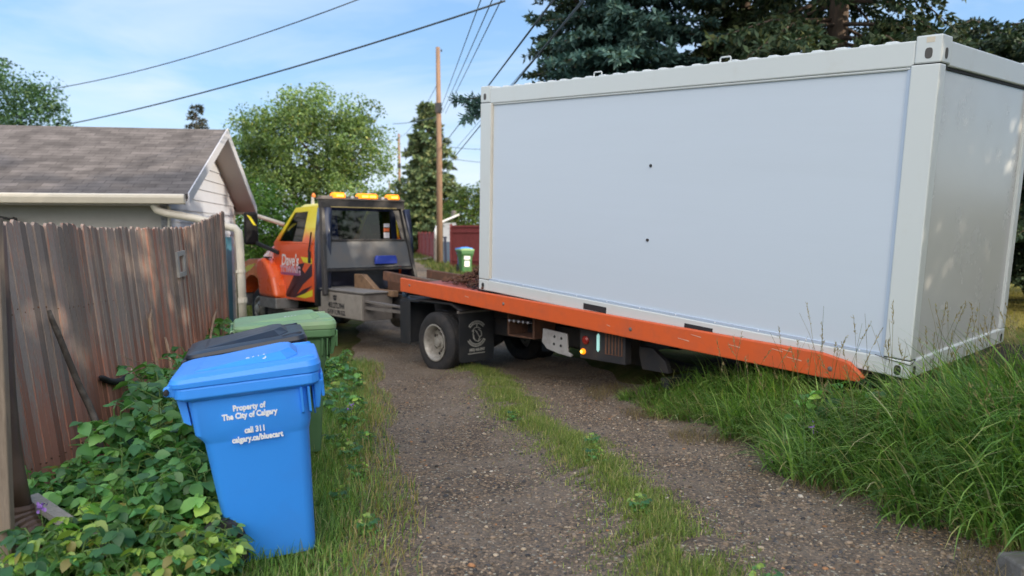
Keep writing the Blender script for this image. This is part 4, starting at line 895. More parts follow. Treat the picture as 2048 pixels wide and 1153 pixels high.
# ------------------------------------------------------------------ weathered board fence, leaning away from the alley
def build_fence():
    A, B = Vector((-2.86, 4.30, 0)), Vector((-4.42, 11.75, 0)); L = (B - A).length; d = (B - A) / L; out = Vector((d.y, -d.x, 0))
    root = empty('board_fence', A + d * L / 2 + Vector((0, 0, 0)))
    tag(root, 'weathered grey-red board fence leaning beside the bins', 'fence')
    rs = np.random.RandomState(11); V = []; F = []; Cc = []; s = 0
    Ax = A - Vector(root.location)
    def topz(t):    # t 0..1
        return np.interp(t, [0, .1, .3, .5, .7, .85, 1], [1.80, 1.78, 1.77, 1.765, 1.80, 1.93, 2.07])
    def lean(t): return np.interp(t, [0, .6, 1], [.23, .17, .05])
    while s < L:
        w = rs.uniform(.088, .112); t = s / L; zb = g1(*(A + d * s).xy) - .03; zt = topz(t) + rs.uniform(-.016, .016); ln = lean(t) + rs.uniform(-.005, .005)
        off = rs.uniform(-.006, .006); th = .02; skew = rs.uniform(-.006, .006)
        n0 = len(V); tone = (rs.uniform(-.09, .10) + (.12 if rs.rand() < .2 else 0), rs.uniform(.68, 1.25), 0)
        ear = .02
        gp = rs.uniform(.007, .013); prof = [(0, zb), (0, zt - ear), (ear, zt), (w - gp - ear, zt - rs.uniform(0, .01)), (w - gp, zt - ear), (w - gp, zb)]
        for k in (0, 1):
            for (a, z) in prof:
                fz = (z - zb) / (zt - zb); p = Ax + d * (s + a + skew * fz) + out * (off - ln * fz - k * th); V.append((p.x, p.y, z)); Cc.append(tone)
        F.append(tuple(range(n0, n0 + 6))); F.append(tuple(range(n0 + 6, n0 + 12))[::-1])
        for i in range(6): j = (i + 1) % 6; F.append((n0 + i, n0 + 6 + i, n0 + 6 + j, n0 + j))
        s += w
    mesh_obj('board_panel', V, F, FENCEW, root, col=np.array(Cc))
    nh = MB(); rs2 = np.random.RandomState(12)
    for i in range(74):
        for fz in (.2, .78):
            sq = (i + .5) * L / 74; t = sq / L; zb = g1(*(A + d * sq).xy); z = zb + 1.7 * fz + rs2.uniform(-.02, .02); p = Ax + d * (sq + rs2.uniform(-.02, .02)) + out * (-lean(t) * (z - zb) / 1.8 + .007); nh.lathe([(.006, -.006), (.006, .003), (0, .004)], (p.x, p.y, z), out, 6)
    nh.build('nail_heads', RUST, root)
    for fz in (.2, .78):
        m = MB()
        for i in range(8):
            t0, t1 = i / 8, (i + 1) / 8
            P = []
            for t in (t0, t1):
                z = g1(*(A + d * L * t).xy) + 1.7 * fz; p = Ax + d * L * t + out * (-lean(t) * fz - .045); P.append((p.x, p.y, z))
            m.bar(P[0], P[1], .04, .09)
        m.build('fence_rail', GREYW, root)
    for t in (.02, .35, .68, .985):
        p = Ax + d * L * t + out * (-.12); z0 = g1(*(A + d * L * t).xy); q = p + out * (-lean(t)); MB().bar((p.x, p.y, z0 - .05), (q.x, q.y, topz(t) - .06), .09, .09, up=tuple(d)).build('fence_post', GREYW, root)
    def onf(px, py, proud=.02):    # point on the leaning face under a pixel
        for k in range(1, 2400):
            Y = 3.5 + k * .004; q = at(px, py, Y); sd_ = (q - A).dot(d); t = min(1, max(0, sd_ / L)); zb = g1(*(A + d * sd_).xy); fz = (q.z - zb) / 1.8
            if (q - A).dot(out) < -lean(t) * fz + proud: return q
        return at(px, py, 8)
    # small galvanised frame nailed high on the boards
    c4 = [onf(349, 506, .02), onf(365, 501, .02), onf(369, 551, .02), onf(354, 556, .02)]
    cen = sum(c4, Vector()) / 4
    fr = MB().ring(c4, [cen + (p - cen) * .66 for p in c4], out * .03)
    tag(fr.build('vent_frame', pbr('galv_grey', (.34, .33, .31), .6, dirt=(.2, .18, .16), dscale=6, damt=.6)), 'small grey metal frame nailed high on the board fence', 'frame')
    # black half-round piece hanging low on the fence
    pts = [onf(200 + 64 * k / 10, 754 + 13 * math.sin(math.pi * k / 10) - 0.6 * k, .03) for k in range(11)]
    tag(MB().tube(pts, [.012] + [.026] * 9 + [.012], 8).build('rubber_strip', SEAM, smooth=True), 'curved strip of black rubber hanging low on the board fence', 'rubber strip')
    a = onf(262, 770, .05); tag(MB().tube([onf(263, 738, .04), onf(262, 755, .05), onf(258, 768, .05), onf(263, 776, .045)], [.006, .014, .016, .004], 6).build('bleached_twig', pbr('twig_pale', (.42, .37, .30), .9)), 'short bleached twig caught at the end of the black rubber strip', 'twig')
    def stick(name, lab, pix, rad, mat, proud=.06):
        tag(MB().tube([onf(x, y, pr_) for x, y, pr_ in pix], rad, 7).build(name, mat, smooth=True), lab, 'branch')
    dk = pbr('branch_dark', (.06, .05, .042), .95, dirt=(.16, .14, .12), dscale=14, damt=.8, bump=.4)
    pl = pbr('branch_pale', (.33, .22, .14), .9, dirt=(.2, .14, .1), dscale=9, damt=.7)
    stick('dead_branch', 'long dark dead branch leaning against the board fence', [(98, 621, .05), (104, 640, .06), (118, 672, .08), (135, 715, .10), (160, 775, .14), (180, 815, .18), (196, 855, .22), (200, 905, .26)], [.012, .018, .02, .021, .022, .024, .026, .028], dk)
    stick('dead_branch', 'short pale bent stick leaning against the board fence', [(303, 620, .05), (299, 640, .06), (303, 680, .08), (312, 720, .10), (318, 760, .14), (312, 830, .2)], [.010, .018, .018, .018, .02, .022], pl)
    stick('dead_branch', 'pair of thin pale twigs leaning at the far end of the board fence', [(434, 618, .05), (428, 636, .06), (422, 668, .10), (416, 720, .2)], [.008, .018, .016, .02], pl)
    stick('dead_branch', 'pale broken stub standing among the weeds below the grey metal frame', [(330, 676, .05), (334, 690, .08), (340, 720, .12), (345, 760, .2)], [.012, .018, .016, .02], pl)
    stick('dead_branch', 'thin wiry twig lying level across the foot of the board fence', [(240, 710, .06), (265, 722, .07), (295, 726, .08), (318, 724, .1)], [.003, .004, .004, .004], pl)
build_fence()

# post, brown downspout and plank at the left edge
def build_left_edge():
    zg = -.02
    b0 = at(9, 1120, 3.62); b1 = at(-18, 436, 3.62)
    P = MB(); dx = Vector((.10, 0, 0))
    P.hexa([b0 + Vector((-.16, -.02, -.35)), b0 + Vector((.045, -.02, -.35)), b0 + Vector((.045, .02, -.35)), b0 + Vector((-.16, .02, -.35)), b1 + Vector((-.16, -.02, 0)), b1 + Vector((.045, -.02, 0)), b1 + Vector((.045, .02, 0)), b1 + Vector((-.16, .02, 0))])
    o = P.build('timber_post', POSTW, bevel=.006); at_ = o.data.color_attributes.new('Col', 'FLOAT_COLOR', 'POINT')
    for e in at_.data: e.color = (0, 1.0, 0, 1)
    tag(o, 'weathered timber post standing in front of the brown downspout', 'post')
    Y = 3.85
    root = empty('brown_downspout', at(60, 1100, Y)); tag(root, 'brown metal downspout with ribbed elbow beside the timber post', 'downspout')
    q = lambda x, y, YY=Y: at(x, y, YY) - Vector(root.location)
    pts = [q(-12, 452), q(-2, 600), q(10, 792), q(21, 900), q(31, 960), q(42, 1012)]
    MB().tube(pts, .052, 10).build('straight_pipe', BROWN, root, smooth=True)
    el = []; rr = []
    for k in range(15):
        t = k / 14; x = 43 + 52 * t ** 1.7; y = 1012 + 78 * t ** .8; el.append(q(x, y, Y - .05 * t)); rr.append(.056 + .006 * (k % 2))
    MB().tube(el, rr, 10).build('elbow', BROWN, root)
    MB().lathe([(.050, 0), (.045, .01), (0, .012)], q(93, 1086, Y - .06), (1, -.4, -.2), 12).build('outlet_rim', pbr('terracotta', (.35, .17, .10), .7), root)
    a, b = at(62, 996, 3.95), at(178, 1075, 3.72)
    o = MB().bar(a, b + (b - a) * .35, .07, .035).build('loose_plank', GREYW); at_ = o.data.color_attributes.new('Col', 'FLOAT_COLOR', 'POINT')
    for e in at_.data: e.color = (0, 1.2, 0, 1)
    tag(o, 'grey weathered plank leaning among the plants beside the brown downspout', 'plank')
build_left_edge()

# ------------------------------------------------------------------ wheeled bins
def build_bin(root, body, lid, detail=True):
    def ring(x0, x1, y, z, r): return [Vector(p) for p in rrect(x0, x1, -y, y, z, r, 5)]
    B = MB().loft([ring(-.22, .278, .215, .05, .05), ring(-.235, .285, .225, .10, .06), ring(-.305, .318, .262, .690, .07), ring(-.312, .322, .266, .705, .07), ring(-.350, .334, .284, .745, .07), ring(-.372, .352, .297, .965, .07), ring(-.372, .352, .297, .985, .07)], cap1=False)
    b = B.build('body', body, root, smooth=True); e = b.modifiers.new('Split', 'EDGE_SPLIT'); e.split_angle = R_(32)
    rim = MB().loft([ring(-.39, .375, .305, .925, .07), ring(-.435, .415, .335, .945, .075), ring(-.435, .415, .335, .995, .075), ring(-.425, .405, .327, 1.0, .075)])
    r = rim.build('rim', body, root, bevel=.006)
    # comb bar and deep flap under the front rim, ribs under the rim side
    MB().prism([(.36, y_, z_) for y_, z_ in ((-.25, .98), (.25, .98), (.25, .80), (.19, .76), (-.19, .76), (-.25, .80))], (.012, 0, 0)).prism([(.415, y_, z_) for y_, z_ in ((-.29, .985), (.29, .985), (.27, .86), (-.27, .86))], (.018, 0, 0)).hexa([(.372, -.25, .80), (.395, -.25, .80), (.395, .25, .80), (.372, .25, .80), (.372, -.29, .95), (.43, -.29, .95), (.43, .29, .95), (.372, .29, .95)]).build('lift_lip', body, root, bevel=.008)
    m = MB()
    for x in (.285, .33):
        for s in (1, -1): m.prism([(x, s * .285, .93), (x, s * .325, .93), (x, s * .300, .80), (x, s * .285, .79)], (.014, 0, 0))
    for s in (1, -1): m.prism([(-.375, s * .20, .93), (-.425, s * .20, .93), (-.40, s * .20, .82), (-.36, s * .20, .80)], (0, s * .05, 0))
    build_split(m, 'rib', body, root)
    # lid: shallow tray edge, raised centre ramp rising to the front, finger slots
    def lz(x): return .022 * (x + .42) / .84
    def lring(ins, z, k=1): return [(p[0], p[1], z + lz(p[0]) * k) for p in rrect(-.455 + ins, .425 - ins, -.338 + ins, .338 - ins, 0, .085, 5)]
    l_ = MB().loft([lring(.0, 1.002, 0), lring(-.002, 1.022, .6), lring(.010, 1.040), lring(.05, 1.052), lring(.075, 1.053)])
    L_ = l_.build('lid', lid, root, smooth=True); e = L_.modifiers.new('Split', 'EDGE_SPLIT'); e.split_angle = R_(30)
    MB().loft([[(x, y, 1.051 + lz(x)) for x, y in ((-.33, -.235), (.23, -.245), (.30, -.14), (.30, .14), (.23, .245), (-.33, .235))], [(x, y, 1.058 + lz(x) + max(0, (x + .3)) * .062) for x, y in ((-.29, -.20), (.19, -.17), (.25, -.10), (.25, .10), (.19, .17), (-.29, .20))]]).build('lid_crown', lid, L_, bevel=.012, seg=3)
    for s in (1, -1):
        MB().hexa([(.22, s * .262, 1.06), (.36, s * .215, 1.066), (.40, s * .26, 1.066), (.24, s * .295, 1.06), (.24, s * .266, 1.076), (.36, s * .226, 1.080), (.39, s * .255, 1.080), (.25, s * .288, 1.076)]).build('finger_grip', lid, L_, bevel=.006)
    MB().tube([(-.47, -.27, .985), (-.47, .27, .985)], .017, 10).build('hinge_bar', body, root, smooth=True)
    for s in (1, -1):
        MB().hexa([(-.485, s * .27 - .02, .965), (-.38, s * .27 - .02, .945), (-.38, s * .27 + .02, .945), (-.485, s * .27 + .02, .965), (-.485, s * .27 - .02, 1.005), (-.38, s * .27 - .02, 1.03), (-.38, s * .27 + .02, 1.03), (-.485, s * .27 + .02, 1.005)]).build('hinge_arm', lid, root, bevel=.006)
        MB().lathe([(0, .03), (.014, .026), (.016, 0), (.016, -.05), (0, -.05)], (-.468, s * .29, .985), (0, s, 0), 12).build('hinge_pin', SEAM, root)
        w = MB().lathe([(.15, -.03), (.155, -.02), (.155, .02), (.15, .03), (.10, .034), (.09, .02), (.03, .03), (0, .03)], (-.27, s * .255, .155), (0, s, 0), 24).lathe([(.15, -.03), (0, -.03)], (-.27, s * .255, .155), (0, s, 0), 24).build('wheel', RUBBER, root, smooth=False)
    return b, L_
def place_bin(px, py, Y, yaw, tilt, zoff=0):
    p = at(px, py, Y); z = g1(p.x, p.y) + zoff
    return (p.x, p.y, z), (0, R_(tilt), R_(yaw))
def bins():
    # blue, nearest
    loc, rot = (-1.352, 4.12, -.075), (0, R_(-4.6), R_(17))
    r = empty('wheeled_bin', loc, rot); tag(r, 'bright blue wheeled recycling bin with white lettering, in front of the black bin', 'wheeled bin', 'wheeled bins along the fence'); r.scale = (.845, 1, 1.04)
    b, l_ = build_bin(r, BLUEB, BLUEB)
    # lettering on the flank that faces the camera
    def side(x, z): 
        f = (z - .745) / .22; return Vector((x, -(.284 + .013 * f) - .0015, z))
    for s, x, z, sz in (('Property of', -.02, .818, .040), ('The City of Calgary', -.02, .778, .040), ('call 311', -.0, .700, .040), ('calgary.ca/bluecart', .01, .658, .040)):
        zz = z + .045; M = frame(side(x, zz) if zz > .75 else Vector((x, -.2865, zz)), (1, 0, 0), (0, -.06, 1)); text_obj('lettering', s, sz, M, WHITEP, b, bold=.0016, sx=1.0)
    M = frame(Vector((.10, -.205, 1.0905)), (.995, 0, .09), (0, .96, .28)); M = frame(Vector((.045, -.192, 1.083)), (1, 0, .085), (0, 1, .45))
    text_obj('lid_number', '2116', .062, M, pbr('worn_white', (.62, .66, .78), .7), l_, bold=.001)
    # black, behind it, its lid propped a little open at the front
    loc, rot = (-1.72, 5.17, -.06), (0, R_(-5.0), R_(19))
    r = empty('wheeled_bin', loc, rot); tag(r, 'black wheeled rubbish bin with its lid not fully shut, between the blue and green bins', 'wheeled bin', 'wheeled bins along the fence'); r.scale = (.865, 1, .99)
    b, l_ = build_bin(r, BLKB, BLKB)
    piv = Vector((-.46, 0, 1.0)); l_.matrix_local = Matrix.Translation(piv) @ Matrix.Rotation(R_(-1.6), 4, 'Y') @ Matrix.Translation(-piv)
    # green, farthest of the three
    loc, rot = (-1.83, 6.05, -.085), (0, R_(0.0), R_(20))
    r = empty('wheeled_bin', loc, rot); tag(r, 'faded green wheeled compost bin with a pale green lid, behind the black bin', 'wheeled bin', 'wheeled bins along the fence'); r.scale = (.87, 1, 1.05)
    b, l_ = build_bin(r, GRNB, GRNL)
    M = frame(Vector((.03, -.19, 1.082)), (1, 0, .085), (0, 1, .45)); text_obj('lid_number', '2116', .055, M, pbr('worn_white', (.62, .66, .78), .7), l_, bold=.001)
    # far bins by the red fence
    p = at(930, 545, 34); r = empty('wheeled_bin', (p.x, p.y, g1(p.x, p.y)), (0, 0, R_(-70))); tag(r, 'green wheeled bin with a white label standing by the dark red fence', 'wheeled bin')
    b, l_ = build_bin(r, pbr('green_far', (.06, .17, .06), .5), pbr('green_far_lid', (.22, .36, .15), .5))
    MB().box((.345, -.14, .60), (.352, .14, .78)).box((.322, -.12, .28), (.332, .12, .54)).build('white_label', WHITEP, b)
    p = at(928, 528, 36.2); r = empty('wheeled_bin', (p.x, p.y, g1(p.x, p.y)), (0, 0, R_(-70))); tag(r, 'blue lidded bin mostly hidden behind the labelled green bin', 'wheeled bin'); build_bin(r, BLUEB, BLUEB)
    p = at(822, 508, 68); r = empty('wheeled_bin', (p.x, p.y, g1(p.x, p.y)), (0, 0, R_(-80))); tag(r, 'small dark green bin far off at the end of the red fence', 'wheeled bin')
    b, l_ = build_bin(r, pbr('green_dark', (.015, .08, .05), .5), pbr('green_dark', (.015, .08, .05), .5)); MB().box((.345, -.12, .62), (.352, .12, .72)).build('white_label', WHITEP, b)
bins()

# ------------------------------------------------------------------ poles, wires, far fence, shed
def pole(px, py_top, Y, r, lab, bolts=True):
    p = at(px, 470, Y); zt = at(px, py_top, Y).z; z0 = g1(p.x, p.y)
    root = empty('utility_pole', (p.x, p.y, z0)); tag(root, lab, 'utility pole', None)
    MB().tube([(0, 0, -.2), (0.02, 0, (zt - z0) * .5), (-.02, 0, zt - z0)], [r, r * .85, r * .62], 12).build('shaft', POLEW, root, smooth=True)
    m = MB()
    for f, s in ((.985, 1), (.74, -1), (.72, 1), (.60, 1), (.66, -1)): m.lathe([(.0, -.08), (.05, -.06), (.03, 0), (.05, .05), (0, .08)], (s * r * .95, 0, (zt - z0) * f), (0, 0, 1), 8)
    build_split(m, 'insulator', DARK, root)
    if bolts: MB().box((-r * 1.0, -r * 1.05, (zt - z0) * .70), (r * 1.0, -r * .55, (zt - z0) * .745)).build('bracket', DARK, root)
    return root
pole(879, 95, 44, .19, 'tall bare brown utility pole standing in grass right of the cab')
pole(800, 268, 81, .18, 'dark utility pole rising just right of the light bar')
pole(780, 362, 150, .17, 'smallest and farthest utility pole, above the light bar')
def wire(lab, P0, P1, r, sag=.0, n=14, group=None):
    P0 = Vector(P0); P1 = Vector(P1); pts = []
    for i in range(n + 1):
        t = i / n; q = P0.lerp(P1, t); q.z -= 4 * sag * t * (1 - t); pts.append(q)
    tag(MB().tube(pts, r, 5).build('overhead_wire', WIRE, smooth=True), lab, 'wire', group)
ptop = at(879, 105, 44)
for k, (xt, lab) in enumerate(((962, 'leftmost of three thin wires from the top of the tall pole'), (985, 'middle of three thin wires from the top of the tall pole'), (1003, 'rightmost of three thin wires from the top of the tall pole'))):
    a = at((886, 889, 893)[k], (206, 206, 206)[k], 44 + k * 1.5); a = at((879, 880, 882)[k], (232, 228, 226)[k], 44)
    a = Vector((ptop.x + .15 * k, ptop.y, at(880, 222 + 3 * k, 44).z)); b = at(xt, -6, 15.5); wire(lab, a, a + (b - a) * 1.7, .012, .05)
a = at(882, 297, 44); b = at(1096, 14, 11); wire('thick cable rising from the tall pole to the upper right, left of the blue spruce', a, a + (b - a) * 1.6, .018, .0)
a = at(884, 345, 44); b = at(1168, -2, 10.5); wire('thick cable crossing in front of the blue spruce', a, a + (b - a) * 1.6, .018, .0)
a = at(884, 330, 44); b = at(1092, 90, 14); wire('thin cable between the two thick cables by the blue spruce', a, a + (b - a) * 1.3, .008, .0)
wire('upper service wire crossing the sky to the left tree', at(720, -2, 18), at(86, 181, 26), .015, .25)
wire('lower thick service cable crossing the sky above the garage', at(1010, 2, 15.6), at(140, 248, 27), .022, .18)
wire('short wire from the maple to the tall pole', at(786, 248, 60), at(879, 233, 44), .022, .1)
wire('upper thin wire from the tall pole towards the container', at(882, 291, 44), at(990, 298, 40), .014, .1)
wire('lower thin wire from the tall pole towards the container', at(882, 312, 44), at(990, 326, 40), .014, .1)
wire('thin wire sagging from the tall pole to the second pole', Vector((ptop.x, 44, at(879, 160, 44).z)), at(800, 276, 81), .016, .5)

def red_fence(name, lab, P0, P1, h, seg):
    P0 = Vector(P0); P1 = Vector(P1); root = empty(name, (P0 + P1) / 2); tag(root, lab, 'fence'); L = (P1 - P0).length; d = (P1 - P0) / L; n = int(L / .14); m = MB(); rs = random.Random(4)
    O = Vector(root.location)
    for i in range(n):
        q = P0 + d * (i * .14) - O; z0 = g1(*(q + O).xy) - O.z; m.bar(q + Vector((0, 0, z0)), q + Vector((0, 0, z0 + h + rs.uniform(-.01, .01))), .13, .025, up=(d.y, -d.x, 0))
    m.build('board_panel', REDF, root)
    k = MB()
    for hh in (.35, h - .3, h - .02): k.bar(P0 - O + Vector((0, -.05, g1(*P0.xy) - O.z + hh)), P1 - O + Vector((0, -.05, g1(*P1.xy) - O.z + hh)), .05, .10)
    k.build('fence_rail', REDF, root)
    for i in range(int(L / seg) + 1):
        q = P0 + d * min(i * seg, L) - O; MB().box((q.x - .06, q.y - .09, g1(*(q + O).xy) - O.z), (q.x + .06, q.y + .03, g1(*(q + O).xy) - O.z + h + .1)).build('fence_post', REDF, root)
p0 = at(902, 470, 40); p1 = at(1010, 470, 38); red_fence('red_fence', 'dark red board fence behind the labelled green bin', (p0.x, p0.y, 0), (p1.x, p1.y, 0), 2.15, 2.4)
p0 = at(818, 470, 74); p1 = at(880, 470, 47); red_fence('red_fence', 'long dark red board fence left of the tall pole, running down the alley', (p0.x, p0.y, 0), (p1.x, p1.y, 0), 1.75, 3.0)
def shed():
    p = at(901, 515, 46); z0 = g1(p.x, p.y); root = empty('utility_cabinet', (p.x, p.y, z0)); tag(root, 'narrow grey and blue hut with a sloping white roof just right of the tall pole', 'hut')
    MB().box((-.42, -.3, 1.25), (.34, .6, 2.4)).build('upper_wall', pbr('hut_grey', (.36, .38, .42), .6), root)
    MB().box((-.42, -.3, 0), (.34, .6, 1.24)).build('lower_wall', pbr('hut_blue', (.06, .09, .14), .6), root)
    MB().prism([(-.75, -.45, 2.28), (.52, -.45, 2.82), (.56, -.45, 2.95), (-.75, -.45, 2.40)], (0, 1.2, 0)).build('roof', WHITEP, root)
    MB().lathe([(.16, 0), (.18, .22), (.10, .3), (0, .3)], (.22, .1, 2.85), (0, 0, 1), 12).build('vent_cap', DUSTY, root)
    q = at(869, 515, 45) - Vector(root.location); MB().tube([(q.x, 0, 0), (q.x, 0, 1.4)], .16, 10).build('stack_pipe', DUSTY, root)
    MB().tube([(q.x, 0, 1.4), (q.x, 0, 1.95), (q.x + .06, 0, 2.15), (q.x + .35, 0, 2.25)], .11, 10).build('white_elbow', WHITEP, root, smooth=True)
    a = at(892, 525, 43.2); tag(MB().bar((a.x, a.y, g1(a.x, a.y)), (a.x - .05, a.y, g1(a.x, a.y) + 1.55), .14, .14).box((a.x - .15, a.y - .06, g1(a.x, a.y) + 1.5), (a.x + .06, a.y + .06, g1(a.x, a.y) + 1.58)).build('bollard', pbr('bollard_dark', (.02, .025, .05), .6)), 'dark blue post standing in front of the narrow hut', 'post')
shed()
def edging():
    pts = [at(860, 520, 47), at(845, 523, 46), at(828, 528, 44), at(815, 531, 42)]
    m = MB(); pts = [Vector((p.x, p.y, g1(p.x, p.y) + .05)) for p in [at(868, 512, 60), at(862, 518, 52), at(845, 521, 49), at(825, 522, 48)]]
    m.tube(pts, .09, 6); tag(m.build('pale_edging', pbr('edging_pale', (.45, .42, .36), .8)), 'pale curved garden edging where the alley passes the tall pole', 'edging')
edging()
b = at(2038, 1125, 3.55); z0 = g1(b.x, b.y)
o = MB().hexa([(b.x - .06, b.y - .1, z0 - .02), (b.x + .6, b.y - .05, z0 - .02), (b.x + .6, b.y + .18, z0 - .02), (b.x - .05, b.y + .12, z0 - .02), (b.x - .05, b.y - .1, z0 + .15), (b.x + .6, b.y - .05, z0 + .16), (b.x + .6, b.y + .17, z0 + .14), (b.x - .04, b.y + .1, z0 + .14)]).build('timber_block', GREYW, bevel=.012)
at_ = o.data.color_attributes.new('Col', 'FLOAT_COLOR', 'POINT')
for e in at_.data: e.color = (.12, .8, 0, 1)
tag(o, 'split end of a grey weathered timber lying by the tall grass at the gravel edge', 'timber')

# ------------------------------------------------------------------ vegetation
def rot_frames(rs, n, up_bias=0.0):
    """n random orthonormal frames (n,3,3): rows = tangent, side, normal."""
    nrm = rs.randn(n, 3); nrm[:, 2] = np.abs(nrm[:, 2]) + up_bias; nrm /= np.linalg.norm(nrm, axis=1)[:, None]
    t = rs.randn(n, 3); t -= nrm * (t * nrm).sum(1)[:, None]; t /= np.linalg.norm(t, axis=1)[:, None]
    return t, np.cross(nrm, t), nrm
def leaves_mesh(rs, P, size, cols, up=.3, asp=.62):
    n = len(P); t, s, nn = rot_frames(rs, n, up); L = (size * rs.uniform(.7, 1.3, n))[:, None]; W = L * asp
    a = P - t * L * .5; b = P + s * W * .5 + nn * L * .06; c_ = P + t * L * .5; d = P - s * W * .5 + nn * L * .06
    V = np.stack([a, b, c_, d], 1).reshape(-1, 3); F = np.arange(4 * n).reshape(n, 4)
    return V, F, np.repeat(cols, 4, 0)
def pick(rs, n, palette, w, jit=.18):
    pal = np.array(palette); k = rs.choice(len(pal), n, p=np.array(w) / sum(w)); return np.clip(pal[k] * (1 + jit * rs.randn(n, 1)), .004, 1)
def branch_tube(mb, p0, p1, r0, r1, rs, wob=.08, seg=4, n=6):
    pts = []; L = (Vector(p1) - Vector(p0)).length
    for i in range(seg + 1):
        t = i / seg; q = Vector(p0).lerp(Vector(p1), t)
        if 0 < i < seg: q += Vector(rs.randn(3)) * wob * L * .3
        pts.append(q)
    mb.tube(pts, [r0 + (r1 - r0) * i / seg for i in range(seg + 1)], n); return pts
def broadleaf(name, label, loc, blobs, nclump, per, leaf, csig, palette, w, seed, trunk_r=.18, trunk_h=None, group=None, cat='tree'):
    """blobs: (dx,dy,z,rx,ry,rz) relative to the trunk foot."""
    rs = np.random.RandomState(seed); root = empty(name, loc); tag(root, label, cat, group)
    B = np.array(blobs, float); vol = B[:, 3] * B[:, 4] * B[:, 5]; k = rs.choice(len(B), nclump, p=vol / vol.sum())
    d = rs.randn(nclump, 3); d /= np.linalg.norm(d, axis=1)[:, None]; r = rs.uniform(.35, 1.03, nclump) ** .55
    cc = B[k, :3] + d * B[k, 3:] * r[:, None]; cc[:, 2] = np.maximum(cc[:, 2], .15)
    cs = csig * rs.uniform(.6, 1.5, nclump); ctone = 1 + .22 * rs.randn(nclump); m = rs.poisson(per, nclump)
    idx = np.repeat(np.arange(nclump), m); n = len(idx)
    off = rs.randn(n, 3); off *= (rs.uniform(.3, 1, n) ** .5 / np.linalg.norm(off, axis=1))[:, None] * 1.5
    P = cc[idx] + off * cs[idx][:, None] * np.array([1.1, 1.1, .75])
    col = pick(rs, n, palette, w) * np.clip(ctone[idx], .6, 1.5)[:, None]
    V, F, C = leaves_mesh(rs, P, leaf, col); mesh_obj('crown', V, F, LEAF, root, col=C)
    mb = MB(); zt = trunk_h or float(B[:, 2].max()) * .7
    tp = branch_tube(mb, (0, 0, -.2), (rs.uniform(-.2, .2), rs.uniform(-.2, .2), zt), trunk_r, trunk_r * .45, rs, .03, 5, 8)
    for i in range(min(26, nclump // 8)):
        q = cc[rs.randint(nclump)]; s = tp[rs.randint(2, len(tp))]; branch_tube(mb, s, q, trunk_r * .32, .012, rs, .12, 4, 5)
    mb.build('trunk', BARK, root, smooth=True); return root
GREENS = [(.055, .10, .025), (.08, .14, .033), (.12, .18, .04), (.20, .22, .05)]
p = at(55, 470, 32)
broadleaf('deciduous_tree', 'dark green leafy tree rising behind the left end of the garage roof', (p.x - .3, p.y, g1(p.x, p.y)), [(-1.5, 0, 7.1, 2.4, 2.4, 2.2), (.6, 0, 6.8, 1.5, 1.8, 1.7), (2.2, .3, 5.4, 1.2, 1.3, 1.2), (3.0, .2, 4.7, 1.0, 1.0, .9), (-.5, 0, 4.6, 2.8, 2.4, 1.6), (-3, 0, 5.5, 2, 2, 2.2), (1.2, .3, 4.8, 2.2, 1.8, 1.2)], 430, 85, .14, .32, [(.05, .11, .06), (.075, .145, .07), (.11, .18, .075)], (4, 4, 2), 21, .2)
p = at(632, 470, 31)
broadleaf('deciduous_tree', 'broad yellow-green maple filling the sky behind the truck cab', (p.x, p.y, g1(p.x, p.y)), [(-.4, 0, 5.3, 2.3, 2.2, 2.0), (-2.2, 0, 5.6, 1.2, 1.3, 1.3), (1.6, .0, 5.2, 1.3, 1.5, 1.5), (-.2, 0, 6.9, 1.2, 1.4, 1.0), (1.5, 0, 6.7, .8, .9, .8), (2.6, 0, 4.7, .7, .9, .7), (-1.4, -.3, 3.6, 1.7, 1.8, 1.2), (1.0, -.5, 3.2, 1.6, 1.6, 1.1), (-2.9, 0, 4.6, .7, .8, .9)], 430, 105, .125, .34, [(.125, .20, .085), (.165, .25, .095), (.21, .29, .10), (.33, .35, .10)], (3, 4, 3, .6), 22, .24, 5.0)
p = at(530, 470, 23)
broadleaf('leafy_bush', 'bright green bush filling the gap between the garage eave and the truck cab', (p.x, p.y, g1(p.x, p.y)), [(-.3, 0, 2.2, 1.1, 1.1, 1.5), (.8, .4, 1.8, 1.3, 1.2, 1.2), (-.8, .3, 3.0, .8, .8, .9), (1.9, .8, 1.6, 1, 1, 1)], 250, 62, .11, .24, [(.07, .16, .03), (.11, .22, .045), (.16, .26, .05)], (3, 4, 2), 23, .07, 1.8, cat='bush')
p = at(750, 470, 40)
broadleaf('leafy_bush', 'mid green bush behind the light bar', (p.x, p.y, g1(p.x, p.y)), [(0, 0, 1.9, 1.5, 1.2, 1.7), (-1.6, 0, 1.7, 1.4, 1.2, 1.5), (.7, 0, 2.8, .9, .9, .9)], 170, 50, .13, .28, GREENS, (2, 4, 3, 1), 24, .07, 1.5, cat='bush')
p = at(940, 470, 47)
broadleaf('deciduous_tree', 'scruffy green tree partly hidden by the left edge of the container', (p.x, p.y, g1(p.x, p.y)), [(0, 0, 3.2, 1.3, 1.2, 1.6), (1.3, 0, 3.0, 1.5, 1.3, 2.0), (-.9, 0, 2.9, .9, .9, 1.1), (2.5, 0, 3.4, 1.5, 1.4, 1.8), (-.3, -.4, 2.2, 1, 1, .8)], 260, 55, .14, .28, GREENS, (3, 4, 3, 1), 25, .12, 3)
p = at(836, 470, 80)
